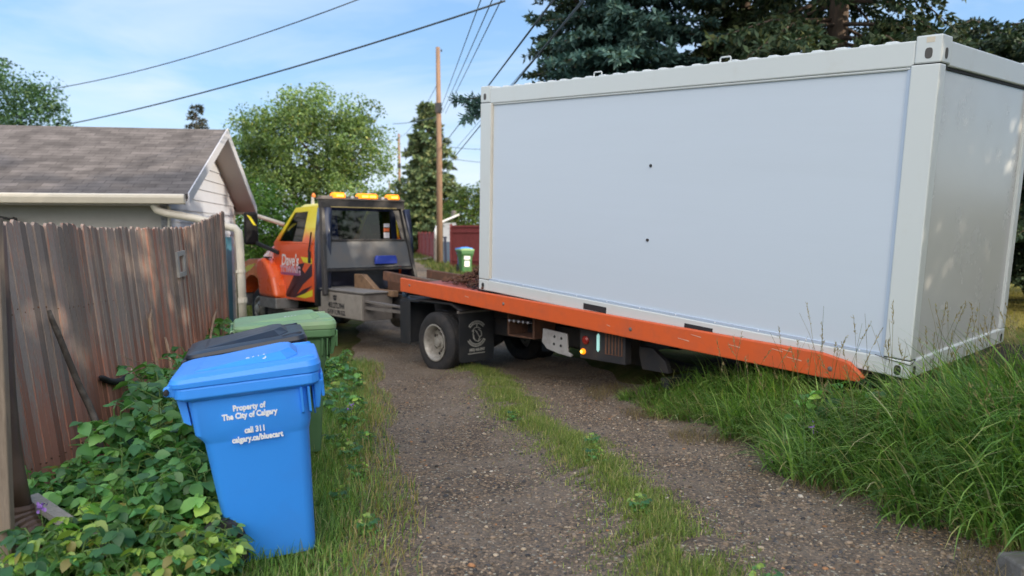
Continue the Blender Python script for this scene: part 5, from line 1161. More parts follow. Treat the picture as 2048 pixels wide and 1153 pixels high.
broadleaf('leafy_bush', 'low green bushes behind the long red fence', (p.x, p.y, g1(p.x, p.y)), [(0, 0, 2.6, 1.8, 1.5, 1.7), (-1.6, .8, 2.3, 1.2, 1.2, 1.3), (1.8, -.3, 2.7, 1.5, 1.4, 1.6)], 170, 45, .2, .36, GREENS, (3, 4, 2, 1), 26, .07, 1.5, cat='bush')
for (px, Y, s, lab, sd_) in ((806, 120, 1.6, 'hazy tree closing the far end of the alley', 31), (760, 90, 1.3, 'distant rounded tree behind the light bar', 32)):
    p = at(px, 470, Y); broadleaf('deciduous_tree', lab, (p.x, p.y, g1(p.x, p.y)), [(0, 0, 3.2 * s, 2.2 * s, 2 * s, 2.2 * s), (2 * s, 0, 2.4 * s, 1.6 * s, 1.6 * s, 1.7 * s), (-2 * s, 0, 2.4 * s, 1.6 * s, 1.6 * s, 1.7 * s)], 150, 40, .3, .55, GREENS, (3, 4, 3, 1), sd_, .2, 3)
p = at(2100, 470, 30)
broadleaf('leafy_bush', 'dense dark hedge beyond the dry lawn right of the container', (p.x, p.y, g1(p.x, p.y)), [(0, 0, 1.6, 2.2, 1.5, 1.8), (-2.4, .3, 1.5, 1.6, 1.3, 1.7), (2.5, 0, 1.7, 2, 1.5, 1.8), (.3, 0, 3.2, 2.2, 1.4, 1.6), (-1.8, 0, 3, 1.6, 1.4, 1.4), (5, 0, 2.4, 2.4, 1.6, 2.6)], 420, 60, .12, .26, [(.02, .045, .012), (.035, .065, .016), (.055, .085, .02)], (4, 3, 1), 27, .08, 1.5, cat='bush')

def spruce(name, label, loc, H, R, seed, palette, w, zmin=.6, card=(.16, .035), node=.16, whorl=.36, droop=.25, fans=4, dens=1.0, trunk_r=.22, zfull=None, hang=0.0, power=.85, group=None, nbr=8, skip=0.0, tuft=.5, bare=.06):
    rs = np.random.RandomState(seed); root = empty(name, loc); tag(root, label, 'tree', group); mb = MB()
    mb.tube([(0, 0, -.2), (.03, 0, H * .5), (0, 0, H * .98)], [trunk_r, trunk_r * .6, .02], 10)
    Pt = []; Dt = []; Lt = []; z = zmin; ba = 0; bcol = []
    while z < H - .15:
        nb = max(4, int(nbr * (1 - .35 * z / H)))
        for k in range(nb):
            if rs.rand() < skip: continue
            ba = 2 * math.pi * (k + rs.uniform(-.35, .35)) / nb + z * 2.4; bl = R * max(.05, (1 - z / H)) ** power * rs.uniform(.72, 1.12) + .08
            zz = z + rs.uniform(-.15, .15); dr = droop * rs.uniform(.5, 1.5); ns = max(3, int(bl / node)); tone = 1 + .2 * rs.randn()
            pts = []
            for i in range(ns + 1):
                t = i / ns; rr = bl * t; pts.append((math.cos(ba) * rr, math.sin(ba) * rr, zz + .12 * bl * t - dr * bl * t * t * 1.2 + .16 * bl * max(0, t - .7)))
            pts = np.array(pts)
            if bl > .5: mb.tube([pts[0], pts[len(pts) // 2], pts[-1]], [.028 * bl ** .5, .016 * bl ** .5, .004], 4)
            d0 = np.array([math.cos(ba), math.sin(ba), -.1]); sdv = np.array([-math.sin(ba), math.cos(ba), 0])
            for i in range(1, ns + 1):
                t = i / ns
                if t < bare and bl > 1.2: continue
                tl = (bl * .34 * (1 - t) + .10) * rs.uniform(.7, 1.2)
                for s in (-1, 1):
                    dd = d0 * .75 + sdv * s * rs.uniform(.6, 1.0) + np.array([0, 0, rs.uniform(-.3, .05) - hang * rs.uniform(.3, 1)]); dd /= np.linalg.norm(dd)
                    nn = max(1, int(tl / (card[0] * .55) * dens))
                    for j in range(nn): Pt.append(pts[i] + dd * tl * (j + .5) / nn + rs.randn(3) * .012); Dt.append(dd); bcol.append(tone)
                Pt.append(pts[i]); Dt.append(d0); bcol.append(tone)
        z += whorl * rs.uniform(.75, 1.2) * (1 if z < H * .8 else .7)
    P = np.array(Pt); D = np.array(Dt); tone = np.array(bcol); n = len(P)
    P = np.repeat(P, fans, 0); D = np.repeat(D, fans, 0); tone = np.repeat(tone, fans); m = len(P)
    D = D + rs.randn(m, 3) * tuft; D /= np.linalg.norm(D, axis=1)[:, None]
    S = np.cross(D, rs.randn(m, 3)); S /= np.linalg.norm(S, axis=1)[:, None]
    L = card[0] * rs.uniform(.6, 1.25, m)[:, None]; Wd = card[1] * rs.uniform(.7, 1.3, m)[:, None]
    V = np.stack([P - S * Wd * .5, P + D * L * .55 - S * Wd * .45, P + D * L, P + D * L * .55 + S * Wd * .45], 1).reshape(-1, 3)
    col = pick(rs, m, palette, w) * np.clip(tone, .6, 1.5)[:, None]
    mesh_obj('crown', V, np.arange(4 * m).reshape(m, 4), NEEDLE, root, col=np.repeat(col, 4, 0)); mb.build('trunk', BARK, root, smooth=True)
    return root
BLUEG = [(.045, .10, .09), (.065, .13, .115), (.10, .175, .15), (.05, .08, .045)]; DKG = [(.030, .055, .030), (.045, .075, .038), (.075, .09, .036)]
p = at(1262, 470, 17.5); spruce('blue_spruce', 'blue-green spruce behind the middle of the container roof', (p.x, p.y, g1(p.x, p.y)), 13.0, 2.7, 41, BLUEG, (3, 4, 2.5, 1), 1.0, (.19, .085), .15, .34, .22, 5, 1.0, .2, power=.5, tuft=.7)
p = at(1150, 470, 21.5); spruce('spruce_tree', 'dark spruce at the left end of the row, nearest the cables', (p.x, p.y, g1(p.x, p.y)), 11.0, 2.2, 42, DKG + [(.035, .06, .05)], (3, 3, 1, 2), 1.0, (.20, .085), .17, .38, .25, 4, 1.0, .18, power=.42, tuft=.7)
p = at(1662, 470, 15.5); spruce('spruce_tree', 'big old spruce with bare scaly trunk above the container', (p.x, p.y, g1(p.x, p.y)), 16.0, 3.6, 43, DKG + [(.07, .085, .03)], (3, 3, 1, 1), 4.6, (.19, .075), .16, .42, .45, 4, 1.0, .27, hang=.9, power=.45, nbr=9, skip=.10, bare=.26)
p = at(1480, 470, 19.0); spruce('spruce_tree', 'olive green spruce between the blue spruce and the bare trunk', (p.x, p.y, g1(p.x, p.y)), 14.0, 3.0, 44, [(.03, .045, .018), (.05, .07, .025), (.08, .095, .035)], (3, 3, 1), 1.2, (.19, .08), .17, .40, .32, 4, 1.0, .2, hang=.5, power=.5)
p = at(1960, 470, 20.5); spruce('spruce_tree', 'dark drooping spruce behind the right corner of the container', (p.x, p.y, g1(p.x, p.y)), 7.5, 5.0, 45, DKG + [(.03, .05, .045)], (3, 3, .6, 1), 1.2, (.18, .075), .16, .40, .20, 5, 1.0, .2, hang=.8, power=.28)
p = at(2140, 470, 17.5); spruce('spruce_tree', 'low dark spruce farthest right, with branches reaching in over the lawn', (p.x, p.y, g1(p.x, p.y)), 7.0, 3.4, 46, DKG + [(.03, .05, .045)], (3, 3, .6, 1), 2.2, (.18, .075), .17, .42, .20, 4, 1.0, .2, hang=.8, power=.45)
p = at(857, 470, 66); spruce('spruce_tree', 'tall narrow spruce standing behind the tall pole', (p.x, p.y, g1(p.x, p.y)), 13.0, 4.2, 47, [(.08, .125, .065), (.12, .165, .07), (.185, .20, .085)], (3, 3, 1.5), .8, (.52, .25), .34, .5, .25, 5, 1.0, .24, power=.72, tuft=.7)
p = at(400, 470, 60); spruce('spruce_tree', 'pointed spruce tip peeking above the garage ridge', (p.x, p.y, g1(p.x, p.y)), 12.0, 3.4, 48, [(.04, .05, .04), (.06, .07, .05), (.09, .075, .05)], (3, 3, 2), 4.0, (.36, .12), .34, .55, .25, 3, .7, .2, tuft=.6)
# unseen spruces added right of the camera to keep low sun off the foreground
pr = spruce('spruce_tree', 'unseen spruce added right of the camera to shade the alley', (10.5, -6.0, .3), 16.5, 3.8, 49, DKG, (3, 3, 1), .5, (.45, .16), .4, .6, .25, 3, .8, .22, power=.55, group='added shade spruces right of the camera')
for x, y, s, a, k in ((14.2, -2.6, .98, 1.0, 1), (12.6, 1.1, .66, 2.2, 1.4), (14.0, 6.2, .80, 3.3, 1.1), (9.0, -1.4, .36, .5, 1.5), (12.0, -4.4, .85, 1.6, 1.2), (15.5, .6, .72, 2.9, 1.4), (13.0, 4.4, .55, .2, 1.4)):
    c2 = copy_tree(pr); c2.location = (x, y, .3); c2.scale = (s * k, s * k, s); c2.rotation_euler = (0, 0, a)
# spruce bough reaching out left of the container
def bough():
    rs = np.random.RandomState(51); p0 = at(1010, 205, 15.0); root = None; mb = MB(); Pt = []; Dt = []
    for (x1, y1) in ((912, 198), (932, 238), (945, 215)):
        p1 = at(x1, y1, 14.8 + rs.uniform(-.3, .3)); mb.tube([p0, p0.lerp(p1, .5) + Vector((0, 0, .05)), p1], [.02, .012, .004], 5)
        d = np.array((p1 - p0).normalized())
        for i in range(26):
            q = np.array(p0.lerp(p1, .25 + .75 * i / 25))
            for j in range(14):
                dd = d + rs.randn(3) * .75 + np.array([0, 0, -.2]); dd /= np.linalg.norm(dd); Pt.append(q + dd * rs.uniform(0, .09)); Dt.append(dd)
    P = np.array(Pt); D = np.array(Dt); m = len(P); S = np.cross(D, rs.randn(m, 3)); S /= np.linalg.norm(S, axis=1)[:, None]; L = .13 * rs.uniform(.6, 1.2, m)[:, None]
    V = np.stack([P - S * .014, P + D * L * .5 - S * .016, P + D * L, P + D * L * .5 + S * .016], 1).reshape(-1, 3)
    par = [o for o in bpy.data.objects if o.get('label', '').startswith('blue-green spruce')][0]
    pl = np.array(par.location); o = mesh_obj('bough', V - pl, np.arange(4 * m).reshape(m, 4), NEEDLE, par, col=np.repeat(pick(rs, m, BLUEG, (3, 3, 1, 1)), 4, 0))
    mesh_obj('bough_stem', np.array(mb.v) - pl, mb.f, BARK, o)
bough()

# grass: curved blades, many in one sheet of stuff
def blades(name, rs, X, Y, length, lean, width, cols, seg=4, mat=None, dz=0.0, curl=.9):
    n = len(X); Z = gz(X, Y) + dz; az = lean[:, 0]; am = lean[:, 1]; dirx = np.cos(az); diry = np.sin(az)
    px_, py_ = -diry, dirx; V = np.zeros((n, seg + 1, 2, 3), np.float32); L = length
    cx = np.zeros(n); cz = np.zeros(n)
    for i in range(seg + 1):
        t = i / seg; w = width * (1 - t ** 1.6) * .5 + .0004
        for s, sg in ((0, -1), (1, 1)):
            V[:, i, s, 0] = X + dirx * cx + px_ * w * sg; V[:, i, s, 1] = Y + diry * cx + py_ * w * sg; V[:, i, s, 2] = Z + cz
        th = am * (.35 + curl * 1.3 * t); cx = cx + np.sin(th) * L / seg; cz = cz + np.cos(th) * L / seg
    base = (np.arange(n) * (seg + 1) * 2)[:, None] + (np.arange(seg) * 2)[None, :]
    F = np.stack([base, base + 1, base + 3, base + 2], -1).reshape(-1, 4)
    o = mesh_obj(name, V.reshape(-1, 3), F, mat or GRASSM, col=np.repeat(cols, (seg + 1) * 2, 0)); tag(o, kind='stuff'); return o
def alley_pts(rs, n, a0, a1, y0, y1, ypow=1.0):
    Y = y0 + (y1 - y0) * rs.rand(n) ** ypow; A = a0 + (a1 - a0) * rs.rand(n); return A - .2 * (Y - 4), Y, A
def clumpy(rs, X, Y, n, scale, keep):
    """keep the points that fall where a few random sines run high: uneven growth."""
    v = np.zeros(len(X))
    for k in range(6):
        f = rs.randn(2) * scale; v += np.sin(X * f[0] + Y * f[1] + rs.rand() * 6.3)
    return v > np.quantile(v, 1 - keep)
GG = [(.10, .21, .05), (.18, .32, .07), (.29, .43, .11), (.40, .39, .16), (.55, .47, .28)]
rs = np.random.RandomState(60)
# tall rough grass right of the alley
X, Y, A = alley_pts(rs, 36000, 2.25, 6.6, 2.6, 9.2)
edge = 2.48 + .14 * np.sin(Y * 2.1) + .10 * np.sin(Y * 5.3 + 1) + .05 * np.sin(Y * 11)
A2 = lat(X, Y); Tq = (X - TW.x) * hv.x + (Y - TW.y) * hv.y; Uq = (X - TW.x) * hu.x + (Y - TW.y) * hu.y
under = (Tq < np.where(Uq > .9, -.45, .12)) & (Tq > -2.6) & (Uq > -.12) & (Uq < 8)            # under the container and deck
beyond = (Uq < -.1) & (Tq < -.7)
k = (A2 > edge - .05) & ~(under & (rs.rand(len(X)) > .04)) & ~(beyond & (rs.rand(len(X)) > .10)) & (Uq < 5.2)
X, Y, A2 = X[k], Y[k], A2[k]; n = len(X); dpt = np.clip((A2 - 2.4) / 1.0, 0, 1)
Tq, Uq = Tq[k], Uq[k]
L = (.42 + .52 * dpt) * rs.uniform(.35, 1.3, n); dU = np.maximum(np.maximum(-Uq, Uq - 6.06), 0); dT = np.maximum(np.maximum(Tq - .1, -2.5 - Tq), 0); L *= np.clip(np.where(Uq > 1.0, .50, .28) + .46 * np.hypot(dU, dT), 0, 1)
L *= 1 - .40 * np.clip((A2 - 3.9) / 1.0, 0, 1)
ctone = 1 + .28 * np.sin(X * 5.1 + 1.3 * np.sin(Y * 3.3)) * np.sin(Y * 4.7 + X)
wave = np.sin(X * 1.9 + Y * 1.2) * .6 + np.sin(X * 4.3 - Y * 2.9) * .5
lean = np.stack([math.pi + .45 + wave * .8 + 0.9 * rs.randn(n), rs.uniform(.55, 1.6, n)], 1)
col = pick(rs, n, GG, (5, 5, 3, 1.0, .35))
blades('tall_grass', rs, X, Y, L, lean, rs.uniform(.009, .021, n), np.clip(col * ctone[:, None], 0, .6), 5, curl=1.05)
# dry stalks and seed heads standing over it
def stalks():
    rs = np.random.RandomState(61); X, Y, A = alley_pts(rs, 420, 2.6, 4.9, 3.3, 7.6); Tq = (X - TW.x) * hv.x + (Y - TW.y) * hv.y; Uq = (X - TW.x) * hu.x + (Y - TW.y) * hu.y
    k = ((Tq > .1) | (Uq < -.15)) & (rs.rand(len(X)) < np.where(Uq < 1.8, .8, .25)); X, Y = X[k], Y[k]; mb_v = []; mb_f = []; C = []
    for x, y in zip(X, Y):
        h = rs.uniform(.5, 1.0); a = rs.uniform(0, 6.28); ln = rs.uniform(.05, .35); z0 = g1(x, y); c_ = np.array((.26, .21, .11)) * rs.uniform(.5, 1.2) if rs.rand() < .6 else np.array((.09, .12, .035)); m = 6; head = rs.rand() < .7
        ps = [np.array((x + math.cos(a) * ln * t * t * h, y + math.sin(a) * ln * t * t * h, z0 + h * t * (1 - .25 * ln * t))) for t in np.linspace(0, 1, m)]
        for i in range(m - 1):
            for (u, v) in (((1, 0, 0), (0, 0, 0)), ((0, 1, 0), (0, 0, 0))):
                w = .0016 * (1.4 - i / m); o = np.array(u) * w; b = len(mb_v); mb_v += [ps[i] - o, ps[i] + o, ps[i + 1] + o, ps[i + 1] - o]; mb_f.append((b, b + 1, b + 2, b + 3)); C += [c_] * 4
        if head:
            for j in range(26):
                t = rs.uniform(.80, 1.0); q = ps[-1] * (1 - (1 - t) * 5) + ps[-2] * (1 - t) * 5; d = (ps[-1] - ps[-2]); d /= np.linalg.norm(d); d = d + rs.randn(3) * .35; d /= np.linalg.norm(d); s = np.cross(d, rs.randn(3)); s /= np.linalg.norm(s) + 1e-6; l_ = rs.uniform(.018, .038); b = len(mb_v)
                mb_v += [q, q + d * l_ * .5 + s * .003, q + d * l_, q + d * l_ * .5 - s * .003]; mb_f.append((b, b + 1, b + 2, b + 3)); C += [np.array((.36, .29, .16)) * rs.uniform(.7, 1.2)] * 4
    tag(mesh_obj('dry_stalks', np.array(mb_v), np.array(mb_f), GRASSM, col=np.array(C)), kind='stuff')
stalks()
# centre strip
rs = np.random.RandomState(62)
X, Y, A = alley_pts(rs, 110000, .20, 1.55, 2.4, 12.0, 1.25); wv = .16 * np.sin(Y * 1.3 + .5) + .10 * np.sin(Y * 3.1) + .06 * np.sin(Y * 7)
dn = np.exp(-((A - .86 - .02 * (Y - 4) - wv * .5) / (.30 + .04 * np.sin(Y * 2.3))) ** 2 * 1.2); k = (rs.rand(len(X)) < dn) & clumpy(rs, X, Y, 0, 16.0, .82); X, Y, dn = X[k], Y[k], dn[k]; n = len(X)
lean = np.stack([rs.uniform(0, 6.28, n), rs.uniform(.3, 1.7, n)], 1); blades('centre_grass', rs, X, Y, rs.uniform(.02, .095, n) * (.4 + .75 * dn), lean, rs.uniform(.0025, .0055, n), pick(rs, n, [(.13, .20, .04), (.19, .27, .06), (.27, .33, .08), (.44, .38, .16), (.55, .46, .26)], (3, 4, 4, 1.3, .6)), 3, dz=.026)
# left verge: from the alley edge to the bins
X, Y, A = alley_pts(rs, 95000, -2.6, -.45, 2.6, 12.5); wv = .07 * np.sin(Y * 1.7) + .05 * np.sin(Y * 4.1 + 1); dist = -.62 + wv - A
k = (dist > -.12) & (rs.rand(len(X)) < np.clip(.25 + dist * 1.6, .18, 1)); X, Y, dist = X[k], Y[k], dist[k]; n = len(X); farther = np.clip((Y - 4.2) / 2.2, 0, 1)
lean = np.stack([rs.uniform(-2.4, 2.4, n) + .2, rs.uniform(.2, 1.6, n)], 1); Lg = rs.uniform(.03, .15, n) * (1 + 1.0 * np.clip(dist * 1.6, 0, 1) * farther)
dry = np.clip(1.15 - dist * 2.4, 0, 1)[:, None]; cl = pick(rs, n, GG, (4, 5, 4, 1.2, .5)); dc = pick(rs, n, [(.46, .34, .17), (.34, .28, .10), (.20, .22, .05)], (2, 2, 2)); m_ = rs.rand(n, 1) < dry * .65  # dry straw tones, also painting warm sun patches along the alley edge
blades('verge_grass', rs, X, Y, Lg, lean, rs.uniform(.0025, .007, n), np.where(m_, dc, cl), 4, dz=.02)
# sparse tufts and dry bits at both gravel edges, lawn and far verges
X, Y, A = alley_pts(rs, 6000, 2.0, 2.6, 2.6, 10); k = clumpy(rs, X, Y, 0, 6, .4); X, Y = X[k], Y[k]; n = len(X)
blades('straw_litter', rs, X, Y, rs.uniform(.05, .16, n), np.stack([rs.uniform(0, 6.28, n), rs.uniform(1.2, 1.6, n)], 1), rs.uniform(.0015, .004, n), pick(rs, n, [(.28, .21, .11), (.20, .15, .08), (.12, .11, .05)], (2, 2, 1)), 3, dz=.026, curl=.25)
X = rs.uniform(5, 22, 26000); Y = rs.uniform(14, 26, 26000); n = len(X)
blades('lawn_grass', rs, X, Y, rs.uniform(.05, .12, n), np.stack([rs.uniform(0, 6.28, n), rs.uniform(.2, 1.2, n)], 1), rs.uniform(.008, .016, n), pick(rs, n, [(.20, .18, .05), (.28, .24, .07), (.14, .15, .04)], (2, 2, 2)), 2)
Y = rs.uniform(20, 75, 30000); X = np.where(rs.rand(30000) < .5, -1.2 - .2 * (Y - 4) + rs.uniform(-5, 0, 30000), 2.4 - .2 * (Y - 4) + rs.uniform(0, 7, 30000)); n = len(X)
blades('far_grass', rs, X, Y, rs.uniform(.08, .3, n), np.stack([rs.uniform(0, 6.28, n), rs.uniform(.2, 1.0, n)], 1), rs.uniform(.015, .04, n), pick(rs, n, [(.06, .10, .02), (.10, .14, .03), (.20, .18, .06), (.14, .15, .04)], (2, 3, 2, 2)), 2)

# broad-leaved plants in the bed by the fence
def leaflet(P, d, nrm, L, W, fold, curl):
    """ovate leaf: 9 points, folded on the midrib."""
    d = d / np.linalg.norm(d); s = np.cross(nrm, d); s /= np.linalg.norm(s) + 1e-9; u = np.cross(d, s)
    V = [P]; 
    for t, w in ((.22, .40), (.5, .5), (.78, .30)):
        m = P + d * L * t - u * curl * L * t * t
        V += [m + s * W * w + u * fold * W * w, m, m - s * W * w + u * fold * W * w]
    V.append(P + d * L - u * curl * L)
    F = [(0, 2, 1), (0, 3, 2), (1, 2, 5, 4), (2, 3, 6, 5), (4, 5, 8, 7), (5, 6, 9, 8), (7, 8, 10), (8, 9, 10)]
    return V, F
def make_plant(seed, h, nst, leafL, pal, w, spread=.25, comp=True):
    rs = np.random.RandomState(seed); V = []; F = []; C = []; mb = MB()
    for s_ in range(nst):
        a = rs.uniform(0, 6.28); ln = rs.uniform(.1, 1) * spread; hh = h * rs.uniform(.6, 1.08); ps = [np.array((math.cos(a) * ln * t ** 1.4 + .03 * math.cos(a * 3), math.sin(a) * ln * t ** 1.4 + .03 * math.sin(a * 3), hh * t)) for t in np.linspace(0, 1, 6)]
        mb.tube(ps, [.0075, .007, .006, .005, .004, .003], 5)
        nl = int(hh / .050); 
        for j in range(nl):
            t = .14 + .86 * (j + 1) / nl; q = ps[min(4, int(t * 5))] * (1 - (t * 5 - min(4, int(t * 5)))) + ps[min(4, int(t * 5)) + 1] * (t * 5 - min(4, int(t * 5)))
            la = j * 2.4 + rs.uniform(-.5, .5) + a; pl = leafL * rs.uniform(.8, 1.7) * (1.15 - .5 * t); up = rs.uniform(.05, .55); d = np.array([math.cos(la), math.sin(la), up]); e = q + d * pl
            mb.tube([q, e], [.003, .0018], 3); base = np.clip(pick(rs, 1, pal, w, .28)[0], 0, 1); items = [(e, d, 1.0)]
            if comp:
                sd_ = np.array([-math.sin(la), math.cos(la), 0])
                for f, sc in ((.95, .8), (.55, .62)):
                    for g_ in (1, -1): items.append((q + d * pl * f, d * .35 + sd_ * g_ + np.array([0, 0, -.1]), sc))
            for (pp, dd, sc) in items:
                n = np.array([rs.randn() * .35, rs.randn() * .35, 1.0]); dd = dd + np.array([0, 0, rs.uniform(-.75, -.05)]); dd = dd / np.linalg.norm(dd); n -= dd * (n @ dd); n /= np.linalg.norm(n)
                l_ = leafL * sc * rs.uniform(.55, 1.35); v, f = leaflet(pp, dd, n, l_, l_ * .72, rs.uniform(.05, .4), rs.uniform(0, .35)); b = len(V); V += v; F += [tuple(i + b for i in q_) for q_ in f]; lc = np.array((.34, .30, .09)) * rs.uniform(.6, 1.2) if rs.rand() < .025 else base * (1 + .16 * rs.randn()); C += [lc * q_ for q_ in (1.0, 1, .95, 1, 1.05, 1.05, 1.05, 1.05, 1.05, 1, .92)][:len(v)]
    return np.array(V), F, np.clip(np.array(C), .005, 1), mb
PAL = [(.075, .205, .07), (.115, .28, .085), (.17, .35, .09), (.30, .43, .09)]
protos = []
for i, (h, nst, lL, w) in enumerate(((.60, 6, .082, (3, 5, 3, .3)), (.50, 7, .082, (2, 5, 4, .4)), (.36, 6, .076, (2, 4, 4, .8)), (.56, 6, .098, (2, 5, 4, .4)), (.25, 6, .06, (2, 3, 4, 2)))):
    protos.append(make_plant(70 + i, h, nst, lL, PAL, w, .22 if h > .3 else .16, comp=i != 3))
PLANT_LABEL = 'leafy green potato-like plant in the crowded bed between the board fence and the blue bin'
placed = {}
def plant(kind, x, y, s, a, label=PLANT_LABEL, group='leafy plants in the bed by the fence', name='leafy_plant'):
    if kind not in placed:
        V, F, C, mb = protos[kind]; r = empty(name, (0, 0, 0)); o = mesh_obj('foliage', V, F, POTATO, r, col=C, smooth=True); mb.build('stem', pbr('stem_green', (.10, .17, .04), .6), r); placed[kind] = r
    else: r = copy_tree(placed[kind])
    r.name = name; r.location = (x, y, g1(x, y)); r.scale = (s, s, s * 1.0); r.rotation_euler = (0, 0, a); tag(r, label, 'plant', group); return r
rs = np.random.RandomState(80)
def by_px(kind, px, py, Y, s=None):
    p = at(px, py, Y); plant(kind, p.x, Y, s or rs.uniform(.88, 1.12), rs.uniform(0, 6.28))
for (px, Y, k, s) in ((70, 4.35, 1, .8), (120, 4.5, 1, .75), (180, 4.55, 3, .72), (215, 4.5, 0, .8), (255, 4.75, 0, 1.15), (300, 4.6, 1, 1.1), (330, 4.85, 3, 1.1), (350, 4.45, 0, 1.0), (385, 4.35, 1, .95), (310, 4.25, 0, .85), (250, 4.2, 3, .85), (190, 4.15, 1, .8), (130, 4.05, 2, 1.0), (80, 3.95, 2, 1.05), (410, 4.12, 3, .85), (430, 4.02, 1, .85), (370, 4.0, 0, .8), (300, 3.9, 1, .8), (230, 3.85, 2, 1.1), (160, 3.75, 2, 1.0), (90, 3.6, 4, 1.2), (40, 3.55, 4, 1.0), (340, 3.78, 2, 1.1), (410, 3.84, 2, .95), (425, 3.86, 2, .85), (430, 3.78, 4, .9), (280, 3.6, 4, 1.2), (200, 3.52, 4, 1.2), (120, 3.45, 4, 1.2), (350, 3.5, 4, 1.1), (420, 3.52, 4, 1.0), (60, 3.36, 4, 1.1), (240, 3.38, 4, 1.0), (430, 3.55, 4, .8), (380, 3.38, 4, .9)):
    by_px(k, px, 1000, Y, s * (1.22 if px > 240 else 1.08))
for (px, Y, k, s) in ((320, 5.6, 0, 1.0), (345, 5.9, 1, 1.2), (370, 5.5, 0, 1.05), (340, 6.4, 0, 1.2), (385, 6.3, 3, 1.2), (360, 7.0, 0, 1.2), (400, 7.3, 1, 1.3), (420, 8.2, 0, 1.2), (440, 9.0, 0, 1.1), (455, 10.0, 1, 1.4), (470, 11.0, 0, 1.2), (395, 5.15, 1, .9), (330, 5.1, 3, 1.1)):
    p = at(px, 900, Y); plant(k, p.x, Y, s * 1.3, rs.uniform(0, 6.28), 'leafy green plant in the strip of weeds behind the bins, against the board fence', 'weeds along the fence behind the bins')
for (a_, Y, k, s) in ((-.92, 7.2, 4, 1.1), (-.98, 8.0, 2, .9), (-1.1, 8.6, 4, 1.2), (-.95, 9.4, 2, 1.0), (-1.3, 9.0, 1, .8), (-1.25, 7.8, 2, 1.1), (-1.0, 10.4, 2, 1.0), (-1.4, 10.2, 1, .9), (-1.15, 10.9, 1, .9), (-.84, 5.3, 4, .6), (-.90, 5.9, 4, .7), (-.82, 6.5, 2, .5), (-.95, 4.8, 4, .55), (-.78, 4.2, 4, .5), (-1.02, 6.3, 4, .8)):
    plant(k, a_ - .2 * (Y - 4), Y, s, rs.uniform(0, 6.28), 'low leafy weed in the grass verge between the bins and the gravel', 'weeds in the left verge')
for (a_, Y, k, s) in ((.95, 5.6, 4, .55), (.85, 4.4, 4, .5), (1.15, 6.3, 4, .5), (1.05, 3.4, 4, .5), (.7, 7.4, 4, .5), (.75, 3.2, 4, .45)):
    plant(k, a_ - .2 * (Y - 4), Y, s, rs.uniform(0, 6.28), 'small flat weed in the grass strip down the middle of the alley', 'weeds in the centre strip')
for (a_, Y, k, s) in ((4.0, 3.9, 3, 1.0), (4.2, 4.4, 0, 1.0), (3.7, 4.6, 1, .9), (4.3, 3.4, 0, .9), (3.4, 5.4, 4, 1.1), (4.4, 5.2, 0, .8)):
    plant(k, a_ - .2 * (Y - 4), Y, s, rs.uniform(0, 6.28), 'leafy weed growing among the tall grass at the right', 'leafy weeds in the tall grass')
rs = np.random.RandomState(83)
for i in range(9):
    Y = rs.uniform(3.4, 6.4); a_ = rs.uniform(2.9, 4.2); plant(4 if i % 2 else 2, a_ - .2 * (Y - 4), Y, rs.uniform(1.0, 1.5), rs.uniform(0, 6.28), 'leafy weed growing among the tall grass at the right', 'leafy weeds in the tall grass')
def flower(x, y, h, col, label, n=7):
    rs = np.random.RandomState(int(abs(x * 100))); root = empty('wildflower', (x, y, g1(x, y))); tag(root, label, 'flower'); mb = MB().tube([(0, 0, 0), (.02, 0, h * .5), (.0, .01, h)], [.003, .0025, .002], 4); mb.build('stem', pbr('stem_green', (.1, .17, .04), .6), root)
    V = []; F = []
    for i in range(n):
        q = np.array((0, 0.01, h)) + rs.randn(3) * np.array((.012, .012, .022)); d = rs.randn(3); d /= np.linalg.norm(d); nn = rs.randn(3); nn -= d * (nn @ d); nn /= np.linalg.norm(nn); v, f = leaflet(q, d, nn, .022, .018, .3, .3); b = len(V); V += v; F += [tuple(j + b for j in t) for t in f]
    mesh_obj('petals', V, F, pbr('petal_purple', col, .6), root)
p = at(80, 1035, 3.72); flower(p.x, p.y, p.z - g1(p.x, p.y) + .03, (.30, .16, .52), 'purple wildflower by the elbow of the brown downspout', 12)
p = at(700, 812, 7.1); flower(p.x, p.y, max(.2, p.z - g1(p.x, p.y)), (.22, .10, .42), 'purple wildflower in the verge right of the green bin', 12)
p = at(1628, 856, 5.6); flower(p.x, p.y, max(.2, p.z - g1(p.x, p.y)), (.25, .16, .55), 'tiny violet flower in the tall grass at the right', 8)

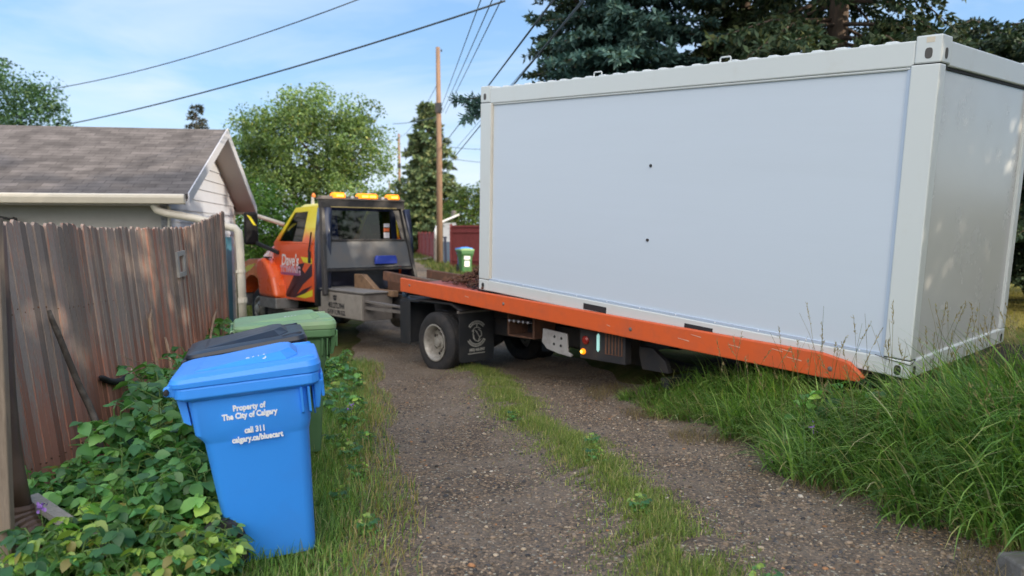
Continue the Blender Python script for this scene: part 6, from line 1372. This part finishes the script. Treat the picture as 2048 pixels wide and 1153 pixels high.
# loose stones over the gravel
def stones():
    rs = np.random.RandomState(90); n = 46000; Y = 2.3 + 8.5 * rs.rand(n) ** 1.6; A = rs.uniform(-.75, 2.6, n); X = A - .2 * (Y - 4)
    track = np.exp(-((A - .05) / .5) ** 2) * .35; strip = np.exp(-((A - .88) / .28) ** 2) * .9; k = (rs.rand(n) > track) & (rs.rand(n) > strip); X, Y, A = X[k], Y[k], A[k]; n = len(X)
    s = np.clip(rs.lognormal(-5.1, .45, n), .0032, .023); Z = gz(X, Y) + .028 + s * .15
    g = (1 + 5 ** .5) / 2; ico = np.array([(-1, g, 0), (1, g, 0), (-1, -g, 0), (1, -g, 0), (0, -1, g), (0, 1, g), (0, -1, -g), (0, 1, -g), (g, 0, -1), (g, 0, 1), (-g, 0, -1), (-g, 0, 1)]) / 1.9
    fi = np.array([(0, 11, 5), (0, 5, 1), (0, 1, 7), (0, 7, 10), (0, 10, 11), (1, 5, 9), (5, 11, 4), (11, 10, 2), (10, 7, 6), (7, 1, 8), (3, 9, 4), (3, 4, 2), (3, 2, 6), (3, 6, 8), (3, 8, 9), (4, 9, 5), (2, 4, 11), (6, 2, 10), (8, 6, 7), (9, 8, 1)])
    sh = ico[None] * rs.uniform(.6, 1.3, (n, 1, 3)) * (1 + .16 * rs.randn(n, 12, 1)); sh[:, :, 2] *= .6; a = rs.uniform(0, 6.28, n); ca, sa = np.cos(a)[:, None], np.sin(a)[:, None]
    x = sh[:, :, 0] * ca - sh[:, :, 1] * sa; y = sh[:, :, 0] * sa + sh[:, :, 1] * ca
    V = np.stack([X[:, None] + x * s[:, None], Y[:, None] + y * s[:, None], Z[:, None] + sh[:, :, 2] * s[:, None]], -1).reshape(-1, 3)
    F = (fi[None] + 12 * np.arange(n)[:, None, None]).reshape(-1, 3)
    col = pick(rs, n, [(.19, .145, .105), (.115, .098, .082), (.26, .195, .135), (.07, .066, .066), (.36, .285, .20), (.48, .42, .34), (.34, .17, .08)], (5, 4, 4, 3, 1.4, .25, .35), .2)
    tag(mesh_obj('gravel_stones', V, F, STONE, col=np.repeat(col, 12, 0)), kind='stuff')
stones()
